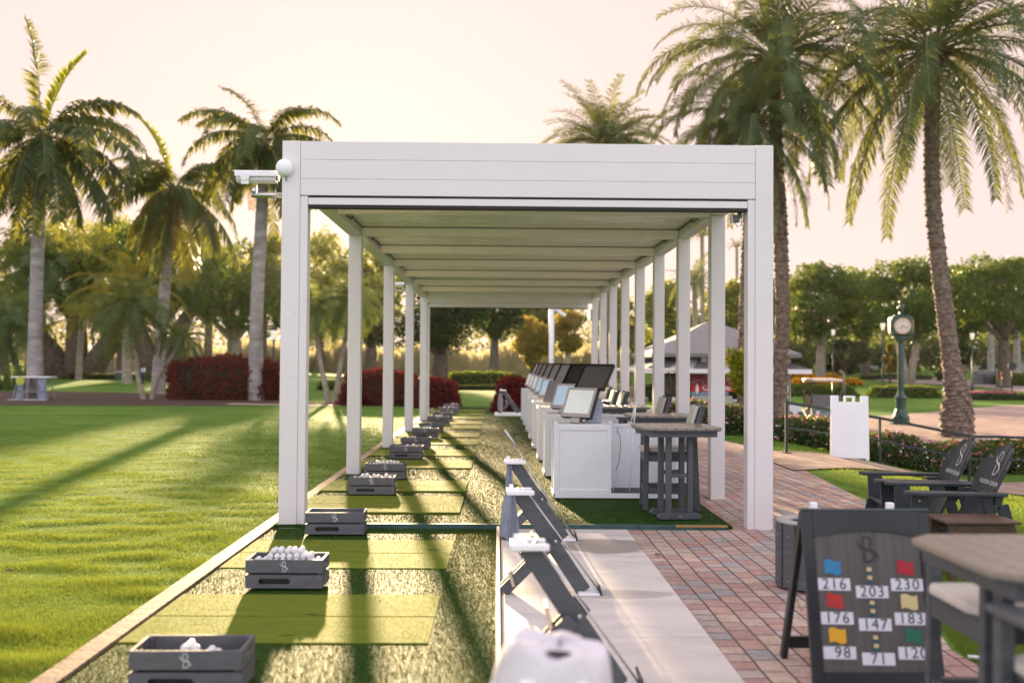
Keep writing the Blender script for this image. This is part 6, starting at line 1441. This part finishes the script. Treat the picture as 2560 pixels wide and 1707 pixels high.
for x in (-.17, .20): MB().prism([(-.12, 0), (.12, 0), (.12, .34)] + [(.12 * math.cos(R(a)), .34 + .1 * math.sin(R(a))) for a in range(20, 161, 20)] + [(-.12, .34)], -.256, -.251, Matrix.Rotation(R(90), 3, 'X') @ Matrix.Diagonal((1, 1, -1)), (x, -.51, z1 - .62)).build('arched_opening', mat('opening', (.10, .11, .12), .6), t)

def golf_cart(lab, loc, rz, body):
    t = thing('golf_cart', lab, 'golf cart', loc, rz, 'golf carts')   # front faces -y
    MB().prism([(-.58, -.85), (-.5, -.95), (.5, -.95), (.58, -.85), (.58, .95), (.5, 1.05), (-.5, 1.05), (-.58, .95)], 1.68, 1.78).build('roof', mat('cart_roof', (.72, .68, .62), .4), t, bevel=.04, seg=3)
    for x in (-.54, .54):
        MB().tube([(x, -1.0, .78), (x * .98, -.72, 1.70)], .022, 8).build('front_pillar', BLACK, t); MB().tube([(x, .75, .7), (x * .98, .82, 1.70)], .022, 8).build('rear_pillar', BLACK, t)
        MB().bx(x * 1.10 - .03, x * 1.10 + .03, -.80, -.74, 1.15, 1.32).build('mirror', BLACK, t)
    MB().prism([(-1.30, .28), (-1.32, .52), (-1.10, .78), (-.80, .84), (-.78, .28)], -.56, .56, Matrix(((0, 0, 1), (1, 0, 0), (0, 1, 0)))).build('cowl', body, t, bevel=.06, seg=3)
    MB().bx(-.56, .56, -.78, 1.25, .26, .40).bx(-.56, .56, .25, 1.2, .40, .62).build('body', body, t, bevel=.03)
    MB().prism([(-.50, 0), (.50, 0), (.50, .42), (-.50, .42)], -.006, .006, Matrix.Rotation(R(73), 3, 'X'), (0, -.98, .80)).build('windshield', mat('windshield', (.06, .055, .06), .08, coat=.5), t)
    MB().bx(-.5, .5, .15, .65, .62, .78).bx(-.5, .5, .60, .72, .78, 1.15).build('seat', mat('seat_tan', (.35, .27, .2), .6), t, bevel=.04, seg=2)
    for x in (-.50, .50):
        for y in (-.86, .80):
            w = MB().lathe([(.14, -.09), (.235, -.09), (.235, .09), (.14, .09)], (x, y, .235), 18, Matrix.Rotation(R(90), 3, 'Y')).build('wheel', BLACK, t); MB().lathe([(.14, -.05), (.14, .05)], (x, y, .235), 12, Matrix.Rotation(R(90), 3, 'Y')).build('rim', STEEL, w)
    for x in (-.38, .38): MB().lathe([(.06, 0), (.055, .02)], (x, -1.30, .58), 12, Matrix.Rotation(R(90), 3, 'X')).build('headlight', WPVC, t)
    MB().tube([(0, -.75, .8), (-.25, -.45, 1.02)], .015, 6).lathe([(.15, -.012), (.165, 0), (.15, .012)], (-.25, -.43, 1.03), 16, Matrix.Rotation(R(45), 3, 'X'), cap=False).build('steering_wheel', BLACK, t)
    return t
x = at(2055, 1040, 37).x; golf_cart('golf cart with pale roof and grey-blue front, parked left of the blank sandwich board', (x, 37, gh(x, 37)), R(-8), mat('cart_body', (.20, .24, .27), .25, .2, coat=.6))
x = at(1625, 1040, 34).x; golf_cart('golf cart partly hidden behind the pergola posts left of the kiosk', (x, 34, gh(x, 34)), R(70), mat('cart_body_white', (.6, .6, .6), .3, coat=.5))
# navy golf bag behind the posts
q = at(1530, 950, 27.5); t = thing('golf_bag', 'navy golf bag standing behind the right posts beyond the consoles', 'golf bag', (q.x, 27.5, -.05), R(10))
MB().tube([(.05, 0, .0), (.02, 0, .45), (-.08, 0, .92)], [.17, .19, .20], 14).build('bag_body', mat('bag_navy', (.012, .014, .035), .6), t); MB().tube([(-.08, 0, .92), (-.10, 0, 1.0)], [.205, .19], 14).build('top_cuff', BLACK, t); MB().box((.0, -.18, .35), (.22, .10, .35)).build('pocket', mat('bag_navy', (.02, .02, .04), .6), t, bevel=.03)
# ================================================================== LIGHT, SKY, CAMERA
AZ, EL = 8.5, 9.8
w = bpy.data.worlds.new('World'); sc.world = w; w.use_nodes = True; t = w.node_tree; t.nodes.clear()
out = t.nodes.new('ShaderNodeOutputWorld'); bg = t.nodes.new('ShaderNodeBackground'); sky = t.nodes.new('ShaderNodeTexSky'); sky.sky_type = 'NISHITA'; sky.sun_disc = False
sky.sun_elevation = R(EL); sky.sun_rotation = R(-AZ); sky.air_density = 1.0; sky.dust_density = 3.0; sky.ozone_density = 1.0
bg.inputs['Strength'].default_value = 0.0010; t.links.new(sky.outputs[0], bg.inputs['Color'])
bg2 = t.nodes.new('ShaderNodeBackground'); tc = t.nodes.new('ShaderNodeTexCoord'); sx = t.nodes.new('ShaderNodeSeparateXYZ'); t.links.new(tc.outputs['Generated'], sx.inputs[0])
mr = t.nodes.new('ShaderNodeMapRange'); mr.inputs[1].default_value = -1.0; mr.inputs[2].default_value = 1.0; t.links.new(sx.outputs['Y'], mr.inputs[0])
rp = t.nodes.new('ShaderNodeValToRGB'); rp.color_ramp.elements[0].position = .15; rp.color_ramp.elements[0].color = (.93, .88, .97, 1); rp.color_ramp.elements[1].position = .80; rp.color_ramp.elements[1].color = (.66, .505, .475, 1)
t.links.new(mr.outputs[0], rp.inputs[0]); t.links.new(rp.outputs[0], bg2.inputs['Color']); bg2.inputs['Strength'].default_value = 0.43
ad_ = t.nodes.new('ShaderNodeAddShader'); t.links.new(bg.outputs[0], ad_.inputs[0]); t.links.new(bg2.outputs[0], ad_.inputs[1]); t.links.new(ad_.outputs[0], out.inputs['Surface'])
hz = MB().bx(-401, 401, -21, 701, -2.2, 21).build('haze', [], None); hz['kind'] = 'stuff'
hm = bpy.data.materials.new('haze_air'); hm.use_nodes = True; ht = hm.node_tree; ht.nodes.clear(); ho = ht.nodes.new('ShaderNodeOutputMaterial'); hv = ht.nodes.new('ShaderNodeVolumePrincipled')
hv.inputs['Color'].default_value = (1.0, .93, .82, 1); hv.inputs['Density'].default_value = 0.00007; hv.inputs['Anisotropy'].default_value = 0.6; ht.links.new(hv.outputs[0], ho.inputs['Volume']); hz.data.materials.append(hm)
S = Vector((-math.sin(R(AZ)) * math.cos(R(EL)), math.cos(R(AZ)) * math.cos(R(EL)), math.sin(R(EL))))
l = bpy.data.lights.new('sun', 'SUN'); l.energy = 5.0; l.angle = R(1.0); l.color = (1.0, .74, .42)
lo = bpy.data.objects.new('sun', l); COL.objects.link(lo); lo.rotation_euler = S.to_track_quat('Z', 'Y').to_euler(); lo.location = (0, 0, 30)
cd = bpy.data.cameras.new('camera'); cam = bpy.data.objects.new('camera', cd); COL.objects.link(cam)
cd.sensor_width = 36; cd.lens = F * 36 / 2560; cd.clip_end = 2000; cd.clip_start = .05
cam.matrix_world = Matrix.Translation(CAM) @ RWC.to_4x4()
cd.dof.use_dof = True; cd.dof.focus_distance = 9.8; cd.dof.aperture_fstop = 1.35; cd.dof.aperture_blades = 0
sc.camera = cam
vs = sc.view_settings; sc.display_settings.display_device = 'sRGB'; vs.view_transform = 'Standard'; vs.look = 'None'; vs.gamma = 1; vs.exposure = 1.90; vs.use_curve_mapping = False
sc.cycles.use_denoising = True; sc.cycles.max_bounces = 8; sc.cycles.transparent_max_bounces = 8; sc.cycles.diffuse_bounces = 4; sc.cycles.sample_clamp_indirect = 6
